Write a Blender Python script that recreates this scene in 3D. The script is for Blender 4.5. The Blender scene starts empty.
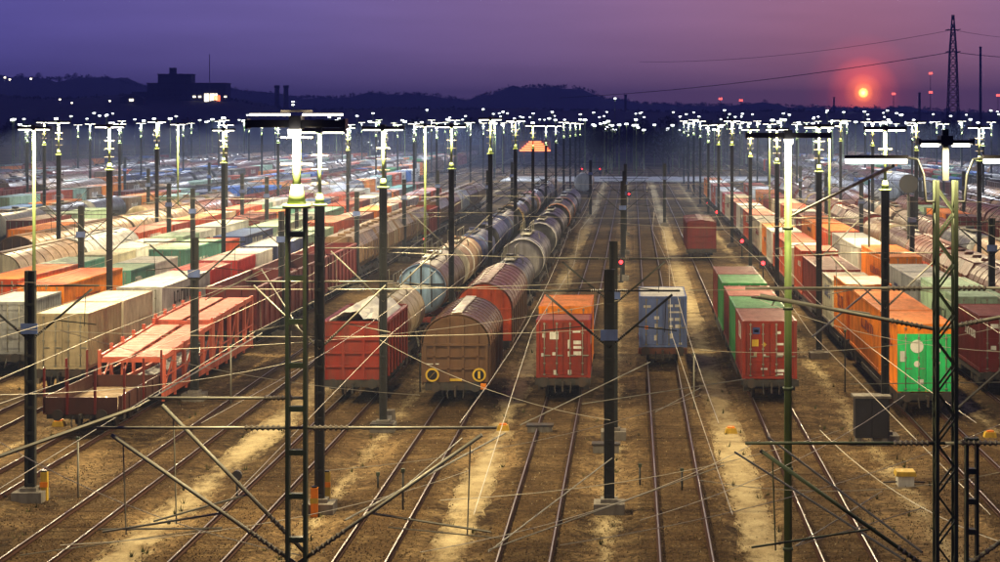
import bpy, math, random
from math import sin, cos, pi, radians, atan2, sqrt
random.seed(11)
S = bpy.context.scene
col = S.collection

# ------------------------------------------------------------------ camera
H = 12.75            # eye height: a footbridge over the yard
FPX = 2000.0
cd = bpy.data.cameras.new('camera'); cam = bpy.data.objects.new('camera', cd); col.objects.link(cam)
cam.location = (0, 0, H); cam.rotation_euler = (pi/2, 0, 0)
cd.sensor_width = 36; cd.lens = 72
cd.shift_x = -0.132; cd.shift_y = -0.161
cd.clip_start = 0.5; cd.clip_end = 12000
S.camera = cam
def G(px, py, h=0.0):                       # ground survey: where a point of the photo stands
    Z = (H-h)*FPX/(py-120.0)
    return ((px-632.0)*Z/FPX, Z)

# ------------------------------------------------------------------ exposure
S.view_settings.view_transform = 'Standard'; S.view_settings.look = 'None'
S.view_settings.exposure = 0.0; S.view_settings.gamma = 1.0
S.view_settings.use_curve_mapping = False
S.cycles.max_bounces = 4; S.cycles.diffuse_bounces = 2; S.cycles.glossy_bounces = 2
S.cycles.volume_bounces = 0; S.cycles.transparent_max_bounces = 4
S.cycles.use_denoising = True
S.cycles.sample_clamp_indirect = 4.0
S.cycles.use_light_tree = True
S.cycles.caustics_reflective = False; S.cycles.caustics_refractive = False

# ------------------------------------------------------------------ sky
SUN = (0.1149, 0.9933, 0.0134)
W = bpy.data.worlds.new('World'); S.world = W; W.use_nodes = True
nt = W.node_tree; nt.nodes.clear()
def N(t, typ, **kw):
    n = t.nodes.new(typ)
    for k, v in kw.items():
        if k.startswith('i_'): n.inputs[int(k[2:])].default_value = v
        else: setattr(n, k, v)
    return n
def ramp(t, fac, stops, interp='LINEAR'):
    r = t.nodes.new('ShaderNodeValToRGB'); cr = r.color_ramp; cr.interpolation = interp
    while len(cr.elements) < len(stops): cr.elements.new(0.5)
    for e, (p, c) in zip(cr.elements, stops):
        e.position = p; e.color = (c[0], c[1], c[2], 1) if not isinstance(c, (int, float)) else (c, c, c, 1)
    t.links.new(fac, r.inputs[0]); return r.outputs[0]
tc = N(nt, 'ShaderNodeTexCoord')
nrm = N(nt, 'ShaderNodeVectorMath', operation='NORMALIZE'); nt.links.new(tc.outputs['Generated'], nrm.inputs[0])
dot = N(nt, 'ShaderNodeVectorMath', operation='DOT_PRODUCT'); nt.links.new(nrm.outputs[0], dot.inputs[0])
_l = sqrt(sum(a*a for a in SUN)); dot.inputs[1].default_value = tuple(a/_l for a in SUN)
ac = N(nt, 'ShaderNodeMath', operation='ARCCOSINE'); nt.links.new(dot.outputs['Value'], ac.inputs[0])
sc1 = N(nt, 'ShaderNodeMath', operation='DIVIDE', i_1=pi); nt.links.new(ac.outputs[0], sc1.inputs[0])
skyc = ramp(nt, sc1.outputs[0], [(0.0, (.46, .17, .23)), (0.022, (.37, .175, .29)), (0.05, (.285, .165, .345)),
                                 (0.09, (.185, .135, .38)), (0.14, (.115, .097, .37)), (0.35, (.028, .030, .12)), (1.0, (.014, .016, .055))])
# soft streaks of thin cloud
mp = N(nt, 'ShaderNodeMapping'); mp.inputs['Scale'].default_value = (6, 6, 60); nt.links.new(nrm.outputs[0], mp.inputs[0])
nz = N(nt, 'ShaderNodeTexNoise'); nz.inputs['Scale'].default_value = 1.5; nz.inputs['Detail'].default_value = 4
nt.links.new(mp.outputs[0], nz.inputs['Vector'])
cl = ramp(nt, nz.outputs['Fac'], [(0.3, 0.93), (0.7, 1.07)])
mul = N(nt, 'ShaderNodeMix', data_type='RGBA', blend_type='MULTIPLY'); mul.inputs[0].default_value = 1
nt.links.new(skyc, mul.inputs[6]); nt.links.new(cl, mul.inputs[7])
# the low red sun and the glow of the air round it
sc2 = N(nt, 'ShaderNodeMath', operation='DIVIDE', i_1=0.03); nt.links.new(ac.outputs[0], sc2.inputs[0])
glow = ramp(nt, sc2.outputs[0], [(0.0, (40, 17, 5)), (0.048, (30, 8, 1.3)), (0.088, (7.0, 1.3, .18)), (0.17, (3.2, .42, .05)), (0.33, (1.3, .10, .02)), (0.62, (.22, .012, .005)), (1.0, (0, 0, 0))])
add = N(nt, 'ShaderNodeMix', data_type='RGBA', blend_type='ADD'); add.inputs[0].default_value = 1
nt.links.new(mul.outputs[2], add.inputs[6]); nt.links.new(glow, add.inputs[7])
bg = N(nt, 'ShaderNodeBackground'); bg.inputs[1].default_value = 1.22
nt.links.new(add.outputs[2], bg.inputs[0])
wo = N(nt, 'ShaderNodeOutputWorld'); nt.links.new(bg.outputs[0], wo.inputs[0])
sd = bpy.data.lights.new('sun', 'SUN'); so = bpy.data.objects.new('sun', sd); col.objects.link(so)
sd.energy = 0.04; sd.angle = radians(0.5); sd.color = (1, .42, .2)
so.rotation_euler = (radians(89.0), 0, -atan2(SUN[0], SUN[1]) + pi)
LAMP_W = 11000.0
LAMP_C = (1.0, .81, .45); LAMP_FAR = (.86, .93, 1.0)

# ------------------------------------------------------------------ materials
M = {}
def base_mat(name):
    m = bpy.data.materials.new(name); m.use_nodes = True
    t = m.node_tree; b = t.nodes['Principled BSDF']; M[name] = m; b.inputs['Specular IOR Level'].default_value = .28
    return m, t, b
def objcoord(t, scale=(1, 1, 1)):
    tc = N(t, 'ShaderNodeTexCoord'); oi = N(t, 'ShaderNodeObjectInfo')
    mul = N(t, 'ShaderNodeVectorMath', operation='MULTIPLY_ADD')
    vm = N(t, 'ShaderNodeMath', operation='MULTIPLY', i_1=97.0); t.links.new(oi.outputs['Random'], vm.inputs[0])
    cx = N(t, 'ShaderNodeCombineXYZ'); t.links.new(vm.outputs[0], cx.inputs[0]); t.links.new(vm.outputs[0], cx.inputs[1])
    mul.inputs[1].default_value = scale
    t.links.new(tc.outputs['Object'], mul.inputs[0]); t.links.new(cx.outputs[0], mul.inputs[2])
    return mul.outputs[0]
def noise(t, vec, scale, detail=5, rough=.6):
    n = N(t, 'ShaderNodeTexNoise'); n.inputs['Scale'].default_value = scale
    n.inputs['Detail'].default_value = detail; n.inputs['Roughness'].default_value = rough
    if vec is not None: t.links.new(vec, n.inputs['Vector'])
    return n.outputs['Fac']
def mixc(t, fac, a, b, blend='MIX'):
    m = N(t, 'ShaderNodeMix', data_type='RGBA', blend_type=blend)
    for i, v in ((0, fac), (6, a), (7, b)):
        if isinstance(v, (int, float)): m.inputs[i].default_value = v
        elif isinstance(v, tuple): m.inputs[i].default_value = (v[0], v[1], v[2], 1)
        else: t.links.new(v, m.inputs[i])
    return m.outputs[2]
def bump(t, b, h, strength, dist=.02):
    bn = N(t, 'ShaderNodeBump'); bn.inputs['Strength'].default_value = strength; bn.inputs['Distance'].default_value = dist
    t.links.new(h, bn.inputs['Height']); t.links.new(bn.outputs[0], b.inputs['Normal'])
def matte(*names):
    for n_ in names: M[n_].node_tree.nodes['Principled BSDF'].inputs['Specular IOR Level'].default_value = .04
def paint(name, c, rough=.42, dirt=.5, dirtc=(.07, .045, .03), metal=0.0):
    if name in M: return M[name]
    m, t, b = base_mat(name)
    v = objcoord(t, (1.5, .5, .25)); v2 = objcoord(t, (1, 1, 1))
    n1 = noise(t, v, 2.2, 6, .65); n2 = noise(t, v2, .8, 4)
    d = ramp(t, n1, [(.42, 0.0), (.72, dirt)])
    fade = ramp(t, n2, [(.3, .78), (.7, 1.12)])
    c1 = mixc(t, 1.0, c, fade, 'MULTIPLY')
    t.links.new(mixc(t, d, c1, dirtc), b.inputs['Base Color'])
    rr = ramp(t, n1, [(.3, max(.1, rough-.1)), (.75, min(1, rough+.25))])
    t.links.new(rr, b.inputs['Roughness']); b.inputs['Metallic'].default_value = metal
    bump(t, b, n1, .15, .01)
    return m
def emis(name, c, s, sample=False):
    m, t, b = base_mat(name)
    b.inputs['Base Color'].default_value = (c[0]*.5, c[1]*.5, c[2]*.5, 1)
    b.inputs['Emission Color'].default_value = (*c, 1); b.inputs['Emission Strength'].default_value = s
    if not sample: m.cycles.emission_sampling = 'NONE'
    return m
COL = {
 'rust red': (.25, .027, .014), 'bright red': (.66, .018, .010), 'orange': (.85, .235, .006), 'orange red': (.58, .075, .012),
 'green': (.035, .27, .07), 'bright green': (.03, .60, .17), 'pale green': (.34, .50, .36), 'teal': (.10, .30, .24),
 'dark blue': (.040, .060, .19), 'slate blue': (.12, .18, .42), 'blue': (.03, .13, .42), 'cream': (.62, .56, .42), 'beige': (.42, .34, .21), 'white': (.72, .71, .66),
 'grey': (.30, .31, .32), 'maroon': (.16, .018, .016), 'brown': (.12, .062, .032), 'tan': (.27, .165, .085), 'red brown': (.16, .052, .028),
 'light grey': (.5, .5, .5), 'blue grey': (.30, .47, .70), 'black': (.014, .014, .016), 'dark grey': (.04, .04, .045), 'yellow': (.65, .42, .04),
 'salmon red': (.62, .13, .075), 'dark brown': (.075, .028, .022)}
def P(c):
    if max(COL[c]) < .13: return paint('paint ' + c, COL[c], .38, .3, (.035, .025, .018))
    return paint('paint ' + c, COL[c])
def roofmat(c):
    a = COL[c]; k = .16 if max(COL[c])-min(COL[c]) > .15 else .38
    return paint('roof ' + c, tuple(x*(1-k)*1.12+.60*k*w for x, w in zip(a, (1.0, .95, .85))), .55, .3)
paint('steel dark', (.035, .033, .030), .6, .6, (.09, .05, .03))
paint('mast black', (.022, .026, .024), .5, .3)
paint('mast green', (.06, .085, .05), .5, .4)
paint('mast pale', (.22, .29, .10), .5, .25)
paint('galvanised', (.27, .26, .21), .5, .5, (.1, .08, .05), .2)
paint('concrete', (.24, .22, .19), .9, .6)
paint('insulator', (.17, .15, .12), .3, .3)
paint('wheel steel', (.06, .05, .045), .45, .5, (.12, .07, .04), .5)
paint('timber', (.32, .22, .12), .8, .5)
paint('lamp housing', (.03, .03, .035), .4, .2)
paint('wire copper', (.52, .48, .38), .4, .1, metal=.2)
paint('wire dark', (.03, .03, .04), .6, 0)
emis('lamp white', (1.0, .95, .80), 7.0)
emis('lamp warm', (1.0, .86, .62), 10.0)
emis('lamp far', (.92, .96, 1.0), 9.0)
emis('lamp red', (1.0, .025, .03), 9.0)
emis('beacon red', (1.0, .12, .10), 4.0)
emis('window lit', (1.0, .86, .6), 5.0)
emis('sign red', (1.0, .16, .05), 4.5)

def soil_color(t, v):
    big = noise(t, v, .09, 6, .6); mid = noise(t, v, .7, 6, .7); fin = noise(t, v, 9, 4, .8)
    c = ramp(t, big, [(.38, (.030, .018, .009)), (.5, (.086, .052, .024)), (.63, (.20, .130, .060))])
    c = mixc(t, ramp(t, mid, [(.45, 0), (.75, .75)]), c, (.24, .165, .078))
    c = mixc(t, ramp(t, mid, [(.28, .7), (.45, 0)]), c, (.055, .032, .013))
    vor = N(t, 'ShaderNodeTexVoronoi'); vor.inputs['Scale'].default_value = 7; t.links.new(v, vor.inputs['Vector'])
    c = mixc(t, .8, c, ramp(t, vor.outputs['Color'], [(0, .25), (1, 1.75)]), 'MULTIPLY')
    return mixc(t, .5, c, ramp(t, fin, [(.3, .55), (.7, 1.4)]), 'MULTIPLY'), mid, fin
def ground_mat():
    m, t, b = base_mat('yard soil')
    tc = N(t, 'ShaderNodeTexCoord'); c, mid, fin = soil_color(t, tc.outputs['Object'])
    t.links.new(c, b.inputs['Base Color']); b.inputs['Roughness'].default_value = 1; b.inputs['Specular IOR Level'].default_value = .03
    bump(t, b, fin, .6, .05)
ground_mat()
def path_mat(name, off):                          # sand trodden into the soil: full in the middle, scattered at the edges
    m, t, b = base_mat(name)
    tc = N(t, 'ShaderNodeTexCoord'); v = tc.outputs['Object']; soil, mid, fin = soil_color(t, v)
    sx = N(t, 'ShaderNodeSeparateXYZ'); t.links.new(tc.outputs['Generated'], sx.inputs[0])
    a = N(t, 'ShaderNodeMath', operation='SUBTRACT', i_1=.5); t.links.new(sx.outputs[0], a.inputs[0])
    a2 = N(t, 'ShaderNodeMath', operation='ABSOLUTE'); t.links.new(a.outputs[0], a2.inputs[0])
    mp = N(t, 'ShaderNodeMapping'); mp.inputs['Scale'].default_value = (1.2, .4, 1); t.links.new(v, mp.inputs[0])
    n1 = noise(t, mp.outputs[0], 1.6, 9, .82); n2 = noise(t, v, .10, 3, .5)
    e = N(t, 'ShaderNodeMath', operation='MULTIPLY_ADD', i_1=-1.5, i_2=off); t.links.new(n1, e.inputs[0])
    e2 = N(t, 'ShaderNodeMath', operation='MULTIPLY_ADD', i_1=-.75); t.links.new(n2, e2.inputs[0]); t.links.new(e.outputs[0], e2.inputs[2])
    e3 = N(t, 'ShaderNodeMath', operation='ADD'); t.links.new(e2.outputs[0], e3.inputs[0]); t.links.new(a2.outputs[0], e3.inputs[1])
    mask = ramp(t, e3.outputs[0], [(.0, 1.0), (.12, .75), (.34, 0.0)])
    c = ramp(t, mid, [(.3, (.25, .18, .088)), (.6, (.46, .37, .21))])
    c = mixc(t, .5, c, ramp(t, fin, [(.3, .65), (.7, 1.3)]), 'MULTIPLY')
    t.links.new(mixc(t, mask, soil, c), b.inputs['Base Color']); b.inputs['Roughness'].default_value = 1; b.inputs['Specular IOR Level'].default_value = .03
    bump(t, b, fin, .5, .04)
path_mat('pale sand', 1.13); path_mat('thin sand', 1.30)
def edge(t, x):
    m = N(t, 'ShaderNodeMapRange'); m.inputs['From Min'].default_value = 1.62; m.inputs['From Max'].default_value = 2.1; t.links.new(x, m.inputs['Value']); return m.outputs[0]
def ballast_mat(name, dim):
    m, t, b = base_mat(name)
    tc = N(t, 'ShaderNodeTexCoord'); v = tc.outputs['Object']; geo = N(t, 'ShaderNodeNewGeometry'); wv = geo.outputs['Position']
    soil, mid, fin = soil_color(t, wv); big = noise(t, wv, .15, 5, .6)
    vor = N(t, 'ShaderNodeTexVoronoi'); vor.inputs['Scale'].default_value = 11; t.links.new(wv, vor.inputs['Vector'])
    c = ramp(t, big, [(.3, (.036, .021, .009)), (.55, (.072, .042, .018)), (.75, (.13, .078, .03))])
    c = mixc(t, .75, c, ramp(t, vor.outputs['Color'], [(0, .3), (1, 1.8)]), 'MULTIPLY')
    c = mixc(t, ramp(t, mid, [(.35, .05), (.64, .55)]), c, soil)
    sx = N(t, 'ShaderNodeSeparateXYZ'); t.links.new(v, sx.inputs[0])
    ab = N(t, 'ShaderNodeMath', operation='ABSOLUTE'); t.links.new(sx.outputs[0], ab.inputs[0])
    en = N(t, 'ShaderNodeMath', operation='MULTIPLY_ADD', i_1=1.3); t.links.new(noise(t, wv, 1.3, 7, .75), en.inputs[0]); t.links.new(ab.outputs[0], en.inputs[2])
    c = mixc(t, edge(t, en.outputs[0]), c, soil)
    if dim < 1: c = mixc(t, 1.0, c, (dim, dim, dim), 'MULTIPLY')
    t.links.new(c, b.inputs['Base Color']); b.inputs['Roughness'].default_value = 1; b.inputs['Specular IOR Level'].default_value = .03
    bump(t, b, vor.outputs['Distance'], .8, .06)
ballast_mat('ballast', 1); ballast_mat('sleeper stone', .82)
def rail_mats():
    m, t, b = base_mat('rail head'); b.inputs['Base Color'].default_value = (.26, .235, .235, 1)
    b.inputs['Metallic'].default_value = 1; b.inputs['Roughness'].default_value = .5
    paint('rail rust', (.050, .022, .014), .85, .4)
    paint('sleeper wood', (.062, .037, .016), .9, .8, (.085, .05, .02))
rail_mats()
def plain(name, c, rough=.9):
    m, t, b = base_mat(name)
    tc = N(t, 'ShaderNodeTexCoord'); n = noise(t, tc.outputs['Object'], .02, 6, .7)
    t.links.new(mixc(t, 1.0, c, ramp(t, n, [(.3, .6), (.7, 1.4)]), 'MULTIPLY'), b.inputs['Base Color'])
    b.inputs['Roughness'].default_value = rough
plain('hill wood', (.045, .05, .045)); plain('bark', (.05, .042, .038)); plain('twigs', (.05, .048, .042))
plain('road', (.62, .62, .60)); plain('wall far', (.10, .10, .11)); plain('roof far', (.06, .05, .05))
paint('snow white', (.78, .76, .70), .7, .15)

# ------------------------------------------------------------------ mesh builder
class MB:
    def __init__(s): s.v = []; s.f = []; s.m = []; s.s = []
    def quad(s, pts, mi=0, sm=False):
        k = len(s.v); s.v += [tuple(p) for p in pts]; s.f.append(tuple(range(k, k+len(pts)))); s.m.append(mi); s.s.append(sm)
    def box(s, x0, x1, y0, y1, z0, z1, mi=0):
        k = len(s.v)
        s.v += [(x0,y0,z0),(x1,y0,z0),(x1,y1,z0),(x0,y1,z0),(x0,y0,z1),(x1,y0,z1),(x1,y1,z1),(x0,y1,z1)]
        for f in ((0,3,2,1),(4,5,6,7),(0,1,5,4),(1,2,6,5),(2,3,7,6),(3,0,4,7)):
            s.f.append(tuple(k+i for i in f)); s.m.append(mi); s.s.append(False)
        return s
    def _basis(s, p, q):
        d = [b-a for a, b in zip(p, q)]; L = sqrt(sum(x*x for x in d)) or 1e-6; d = [x/L for x in d]
        up = (0,0,1) if abs(d[2]) < .95 else (0,1,0)
        u = (d[1]*up[2]-d[2]*up[1], d[2]*up[0]-d[0]*up[2], d[0]*up[1]-d[1]*up[0]); l = sqrt(sum(x*x for x in u)); u = [x/l for x in u]
        w = (u[1]*d[2]-u[2]*d[1], u[2]*d[0]-u[0]*d[2], u[0]*d[1]-u[1]*d[0])
        return u, w
    def beam(s, p, q, a, b=None, mi=0):
        b = b or a; u, w = s._basis(p, q); k = len(s.v)
        for c in (p, q):
            for i, j in ((-1,-1),(1,-1),(1,1),(-1,1)):
                s.v.append(tuple(c[n]+u[n]*i*a/2+w[n]*j*b/2 for n in range(3)))
        for f in ((0,3,2,1),(4,5,6,7),(0,1,5,4),(1,2,6,5),(2,3,7,6),(3,0,4,7)):
            s.f.append(tuple(k+i for i in f)); s.m.append(mi); s.s.append(False)
        return s
    def tube(s, p, q, r, n=6, r1=None, mi=0, cap=True):
        r1 = r if r1 is None else r1; u, w = s._basis(p, q); k = len(s.v)
        for c, rr in ((p, r), (q, r1)):
            for i in range(n):
                a = 2*pi*i/n; s.v.append(tuple(c[m]+(u[m]*cos(a)+w[m]*sin(a))*rr for m in range(3)))
        for i in range(n):
            j = (i+1) % n; s.f.append((k+i, k+j, k+n+j, k+n+i)); s.m.append(mi); s.s.append(n > 5)
        if cap:
            s.f.append(tuple(k+i for i in range(n-1,-1,-1))); s.m.append(mi); s.s.append(False)
            s.f.append(tuple(k+n+i for i in range(n))); s.m.append(mi); s.s.append(False)
        return s
    def path(s, pts, r, n=5, mi=0):
        for a, b in zip(pts, pts[1:]): s.tube(a, b, r, n, mi=mi, cap=False)
        return s
    def lathe_y(s, prof, cz, n=24, cx=0, mi=0):          # prof: (y, r)
        k = len(s.v)
        for y, r in prof:
            for i in range(n):
                a = 2*pi*i/n; s.v.append((cx+r*cos(a), y, cz+r*sin(a)))
        for j in range(len(prof)-1):
            for i in range(n):
                i2 = (i+1) % n
                s.f.append((k+j*n+i, k+j*n+i2, k+(j+1)*n+i2, k+(j+1)*n+i)); s.m.append(mi); s.s.append(True)
        return s
    def disc_y(s, y, r, cz, cx=0, n=24, mi=0, t=.02, r0=0):
        s.lathe_y([(y, max(r0, .001)), (y, r), (y+t, r), (y+t, max(r0, .001))] if r0 == 0 else [(y, r0), (y, r), (y+t, r), (y+t, r0), (y, r0)], cz, n, cx, mi)
        for i in range(1, n*3+1): s.s[-i] = False
        return s
    def prism(s, prof, y0, y1, mi=0, sm=None, caps=True):   # prof (x,z) ccw, extruded along y
        n = len(prof); k = len(s.v)
        s.v += [(x, y0, z) for x, z in prof] + [(x, y1, z) for x, z in prof]
        for i in range(n):
            j = (i+1) % n; s.f.append((k+i, k+j, k+n+j, k+n+i)); s.m.append(mi); s.s.append(bool(sm))
        if caps:
            s.f.append(tuple(k+i for i in range(n))); s.m.append(mi); s.s.append(False)
            s.f.append(tuple(k+n+i for i in range(n-1,-1,-1))); s.m.append(mi); s.s.append(False)
        return s
    def add(s, o, mimap=None, off=(0,0,0)):
        k = len(s.v); s.v += [(x+off[0], y+off[1], z+off[2]) for x, y, z in o.v]
        s.f += [tuple(i+k for i in f) for f in o.f]
        s.m += [(mimap[i] if mimap else i) for i in o.m]; s.s += o.s
        return s
    def mesh(s, name, mats):
        me = bpy.data.meshes.new(name); me.from_pydata(s.v, [], s.f)
        for m in mats: me.materials.append(M[m] if isinstance(m, str) else m)
        me.polygons.foreach_set('material_index', s.m); me.polygons.foreach_set('use_smooth', s.s)
        me.update(); return me
    def build(s, name, mats, parent=None, loc=None):
        if not isinstance(mats, (list, tuple)): mats = [mats]
        return link(name, s.mesh(name, mats), parent, loc)
def link(name, me, parent=None, loc=None):
    o = bpy.data.objects.new(name, me); col.objects.link(o)
    if parent is not None: o.parent = parent
    if loc is not None: o.location = loc
    return o
def tag(o, label=None, cat=None, group=None, kind=None):
    if label: o['label'] = label
    if cat: o['category'] = cat
    if group: o['group'] = group
    if kind: o['kind'] = kind
    return o
def thing(name, label, cat, loc=(0,0,0), group=None):
    o = bpy.data.objects.new(name, None); o.empty_display_size = .3; col.objects.link(o); o.location = loc
    return tag(o, label, cat, group)
# a template is a list of (part name, mesh, [sub-parts])
def spawn(tmpl, name, label, cat, loc, group=None):
    if len(tmpl) == 1 and not tmpl[0][2]:
        return tag(link(name, tmpl[0][1], None, loc), label, cat, group)
    r = thing(name, label, cat, loc, group)
    for pn, me, subs in tmpl:
        c = link(pn, me, r)
        if pn == 'side_marking': c['kind'] = 'stuff'
        for sn, sm in subs: link(sn, sm, c)
    return r

ORD = ['zeroth','first','second','third','fourth','fifth','sixth','seventh','eighth','ninth','tenth','eleventh','twelfth','thirteenth','fourteenth','fifteenth','sixteenth','seventeenth','eighteenth','nineteenth','twentieth',
 'twenty-first','twenty-second','twenty-third','twenty-fourth','twenty-fifth','twenty-sixth','twenty-seventh','twenty-eighth','twenty-ninth','thirtieth'] + ['thirty-%s' % w for w in ('first','second','third','fourth','fifth','sixth','seventh','eighth','ninth')] + ['fortieth'] + ['forty-%s' % w for w in ('first','second','third','fourth','fifth','sixth','seventh','eighth','ninth')]

# ------------------------------------------------------------------ ground, road, paths
gm = MB()
ys = [-60, 20, 40, 60, 80, 100, 130, 170, 220, 300, 400, 600, 900, 1500, 2500, 4200]
xs = [-2200, -900, -400, -200, -100, -50, -20, 0, 20, 50, 100, 200, 400, 900, 2200]
gm.v = [(x, y, 0) for y in ys for x in xs]
for j in range(len(ys)-1):
    for i in range(len(xs)-1):
        a = j*len(xs)+i; gm.f.append((a, a+1, a+len(xs)+1, a+len(xs))); gm.m.append(0); gm.s.append(False)
tag(gm.build('ground', 'yard soil'), kind='structure')

LEFT = [-3.1, -7.75, -12.4, -17.3, -21.9, -26.5, -31.2] + [-35.9 - 4.7*k for k in range(20)]
RIGHT = [1.56, 6.2, 12.5, 17.2, 21.9, 26.6, 31.3, 36.0, 40.7, 45.4, 50.1, 54.8, 59.5, 64.2, 68.9]
def track_phrase(X):
    if X < -.8: return '%s track left of centre masts' % ORD[LEFT.index(X)+1]
    return '%s track right of centre masts' % ORD[RIGHT.index(X)+1]

def ragged_strip(name, xc, w, y0, y1, step, jit, z, mat, seed, gaps=0):
    r = random.Random(seed); mb = MB(); y = y0; prev = None; drift = 0
    while y < y1:
        drift = max(-.06, min(.06, drift + r.uniform(-.03, .03)))
        l = xc + drift - w/2 + r.uniform(-jit, jit); q = xc + drift + w/2 + r.uniform(-jit, jit)
        if prev and r.random() > gaps:
            k = len(mb.v); mb.v += [(prev[0], prev[2], z), (prev[1], prev[2], z), (q, y, z), (l, y, z)]
            mb.f.append((k, k+1, k+2, k+3)); mb.m.append(0); mb.s.append(False)
        prev = (l, q, y); y += step * (1 if y < 120 else 2.5)
    return tag(mb.build(name, mat), kind='structure')
for i, (xc, w, gp) in enumerate([(-14.9, 2.3, 0), (-5.42, 1.9, 0), (3.9, 2.1, 0), (9.4, 2.6, 0), (-10.1, 1.8, 0), (-.8, 1.7, 0), (-24.2, 1.7, 0), (14.9, 1.6, 0)]):
    ragged_strip('path', xc, w, 44, 430, .7, .03, .005 + .0004*i, 'thin sand' if i in (3, 4, 5, 6, 7) else 'pale sand', 50+i, gp)
tag(MB().box(-27, 34, 410, 440, -.02, .30).build('road', 'road'), kind='structure')

def scatter(name, mat, n, seed, smin, smax, y0, y1):
    r = random.Random(seed); v = []; f = []
    for _ in range(n):
        y = y0+(y1-y0)*r.random()**1.5; x = r.uniform(-y*.33, y*.20); a = r.uniform(smin, smax); k = len(v)
        if mat != 'stone pale' and min(abs(x+14.9), abs(x+5.42), abs(x-3.9)) < .5: continue
        q = [(x+a*r.uniform(.5, 1)*cos(t+r.uniform(-.5, .5)), y+a*r.uniform(.5, 1)*sin(t+r.uniform(-.5, .5))) for t in (0, 1.57, 3.14, 4.71)]
        zb = .066 if min(abs(x-t_) for t_ in (-17.3, -12.4, -7.75, -3.1, 1.56, 6.2, 12.5)) < 1.38 else -.004
        v += [(px, py, zb-.006) for px, py in q]+[(x+r.uniform(-a, a)*.3, y+r.uniform(-a, a)*.3, zb+a*r.uniform(.7, 1.1)+.006)]
        f += [(k, k+1, k+4), (k+1, k+2, k+4), (k+2, k+3, k+4), (k+3, k, k+4)]
    me = bpy.data.meshes.new(name); me.from_pydata(v, [], f); me.materials.append(M[mat]); o = bpy.data.objects.new(name, me); col.objects.link(o); return tag(o, kind='stuff')
paint('stone', (.13, .083, .040), .9, .6, (.06, .038, .018)); paint('stone dark', (.05, .034, .02), .9, .5); paint('stone pale', (.40, .33, .21), .9, .4)
scatter('gravel', 'stone', 46000, 3, .02, .06, 52, 125); scatter('gravel', 'stone dark', 16000, 4, .02, .05, 52, 125); scatter('gravel', 'stone pale', 3500, 5, .02, .055, 52, 125)
paint('weed', (.055, .065, .02), .8, .4, (.09, .06, .02))
matte('stone', 'stone dark', 'stone pale', 'weed', 'sleeper wood', 'rail rust', 'concrete')
def weeds():
    r = random.Random(8); mb = MB()
    for _ in range(420):
        y = 54+80*r.random()**1.3; x = r.uniform(-y*.33, y*.2)
        if any(abs(x-t_) < 1.2 for t_ in (-17.3, -12.4, -7.75, -3.1, 1.56, 6.2, 12.5)) and r.random() < .85: continue
        for _ in range(9):
            a = r.uniform(0, 2*pi); h = r.uniform(.08, .26); d = r.uniform(.03, .2); w = .018
            mb.quad([(x+d*.3*cos(a)-w*sin(a), y+d*.3*sin(a)+w*cos(a), 0), (x+d*.3*cos(a)+w*sin(a), y+d*.3*sin(a)-w*cos(a), 0), (x+d*cos(a), y+d*sin(a), h)])
    tag(mb.build('weeds', 'weed'), kind='stuff')
weeds()
# ------------------------------------------------------------------ railway tracks
RT = .24
rm = MB()
for sgn in (1,):
    pr = [(-.075, .10), (.075, .10), (.075, .125), (.012, .15), (.012, .205), (.036, .215), (.036, RT-.004), (-.036, RT-.004), (-.036, .215), (-.012, .205), (-.012, .15), (-.075, .125)]
def rail_mesh(y0, y1):
    m = MB(); m.prism(pr, y0, y1, 0); m.box(-.020, .020, y0, y1, RT-.0035, RT, 1); return m.mesh('rail', ['rail rust', 'rail head'])
sl_me = MB().box(-1.3, 1.3, -.13, .13, .0, .0795).mesh('sleeper', ['sleeper stone'])
plate = MB()
for sg in (-1, 1):
    plate.box(sg*.75-.17, sg*.75+.17, -.10, .10, .10, .118)
def track(X, y0, y1, near):
    t = bpy.data.objects.new('railway_track', None); col.objects.link(t); t.location = (X, 0, 0); tag(t, kind='structure')
    b = MB(); r = random.Random(int(X*10)); y = y0; prev = None
    while y < y1+5:
        j1, j2 = r.uniform(-.12, .12), r.uniform(-.12, .12)
        row = [(-1.66+j1, y, .003), (-1.38, y, .075), (1.38, y, .075), (1.66+j2, y, .003)]
        if prev:
            for a in range(3): b.quad([prev[a], prev[a+1], row[a+1], row[a]])
        prev = row; y += 1.2 if y < 130 else 8
    tag(b.build('ballast_bed', 'ballast', t), kind='stuff')
    me = rail_mesh(y0, y1)
    for sg in (-1, 1): link('rail', me, t, (sg*.7535, 0, 0))
    y = y0; far = MB()
    while y < min(y1, 230):
        if near and y < 112:
            o = link('sleeper', sl_me, t, (random.uniform(-.03, .03), y, random.uniform(-.012, .004))); o.rotation_euler = (0, 0, random.uniform(-.012, .012))
        else: far.box(-1.3, 1.3, y-.13, y+.13, .0, .081)
        y += .62
    if far.v: tag(far.build('sleeper_row', 'sleeper stone', t), kind='stuff')
for X in LEFT[:4] + RIGHT[:3]: track(X, 45, 408, True)
for X in LEFT[4:] + RIGHT[3:]: track(X, max(45, abs(X)*2.4 if X < 0 else X*4.2), 408 if -27 < X < 34 else 570, abs(X) < 24)

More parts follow.
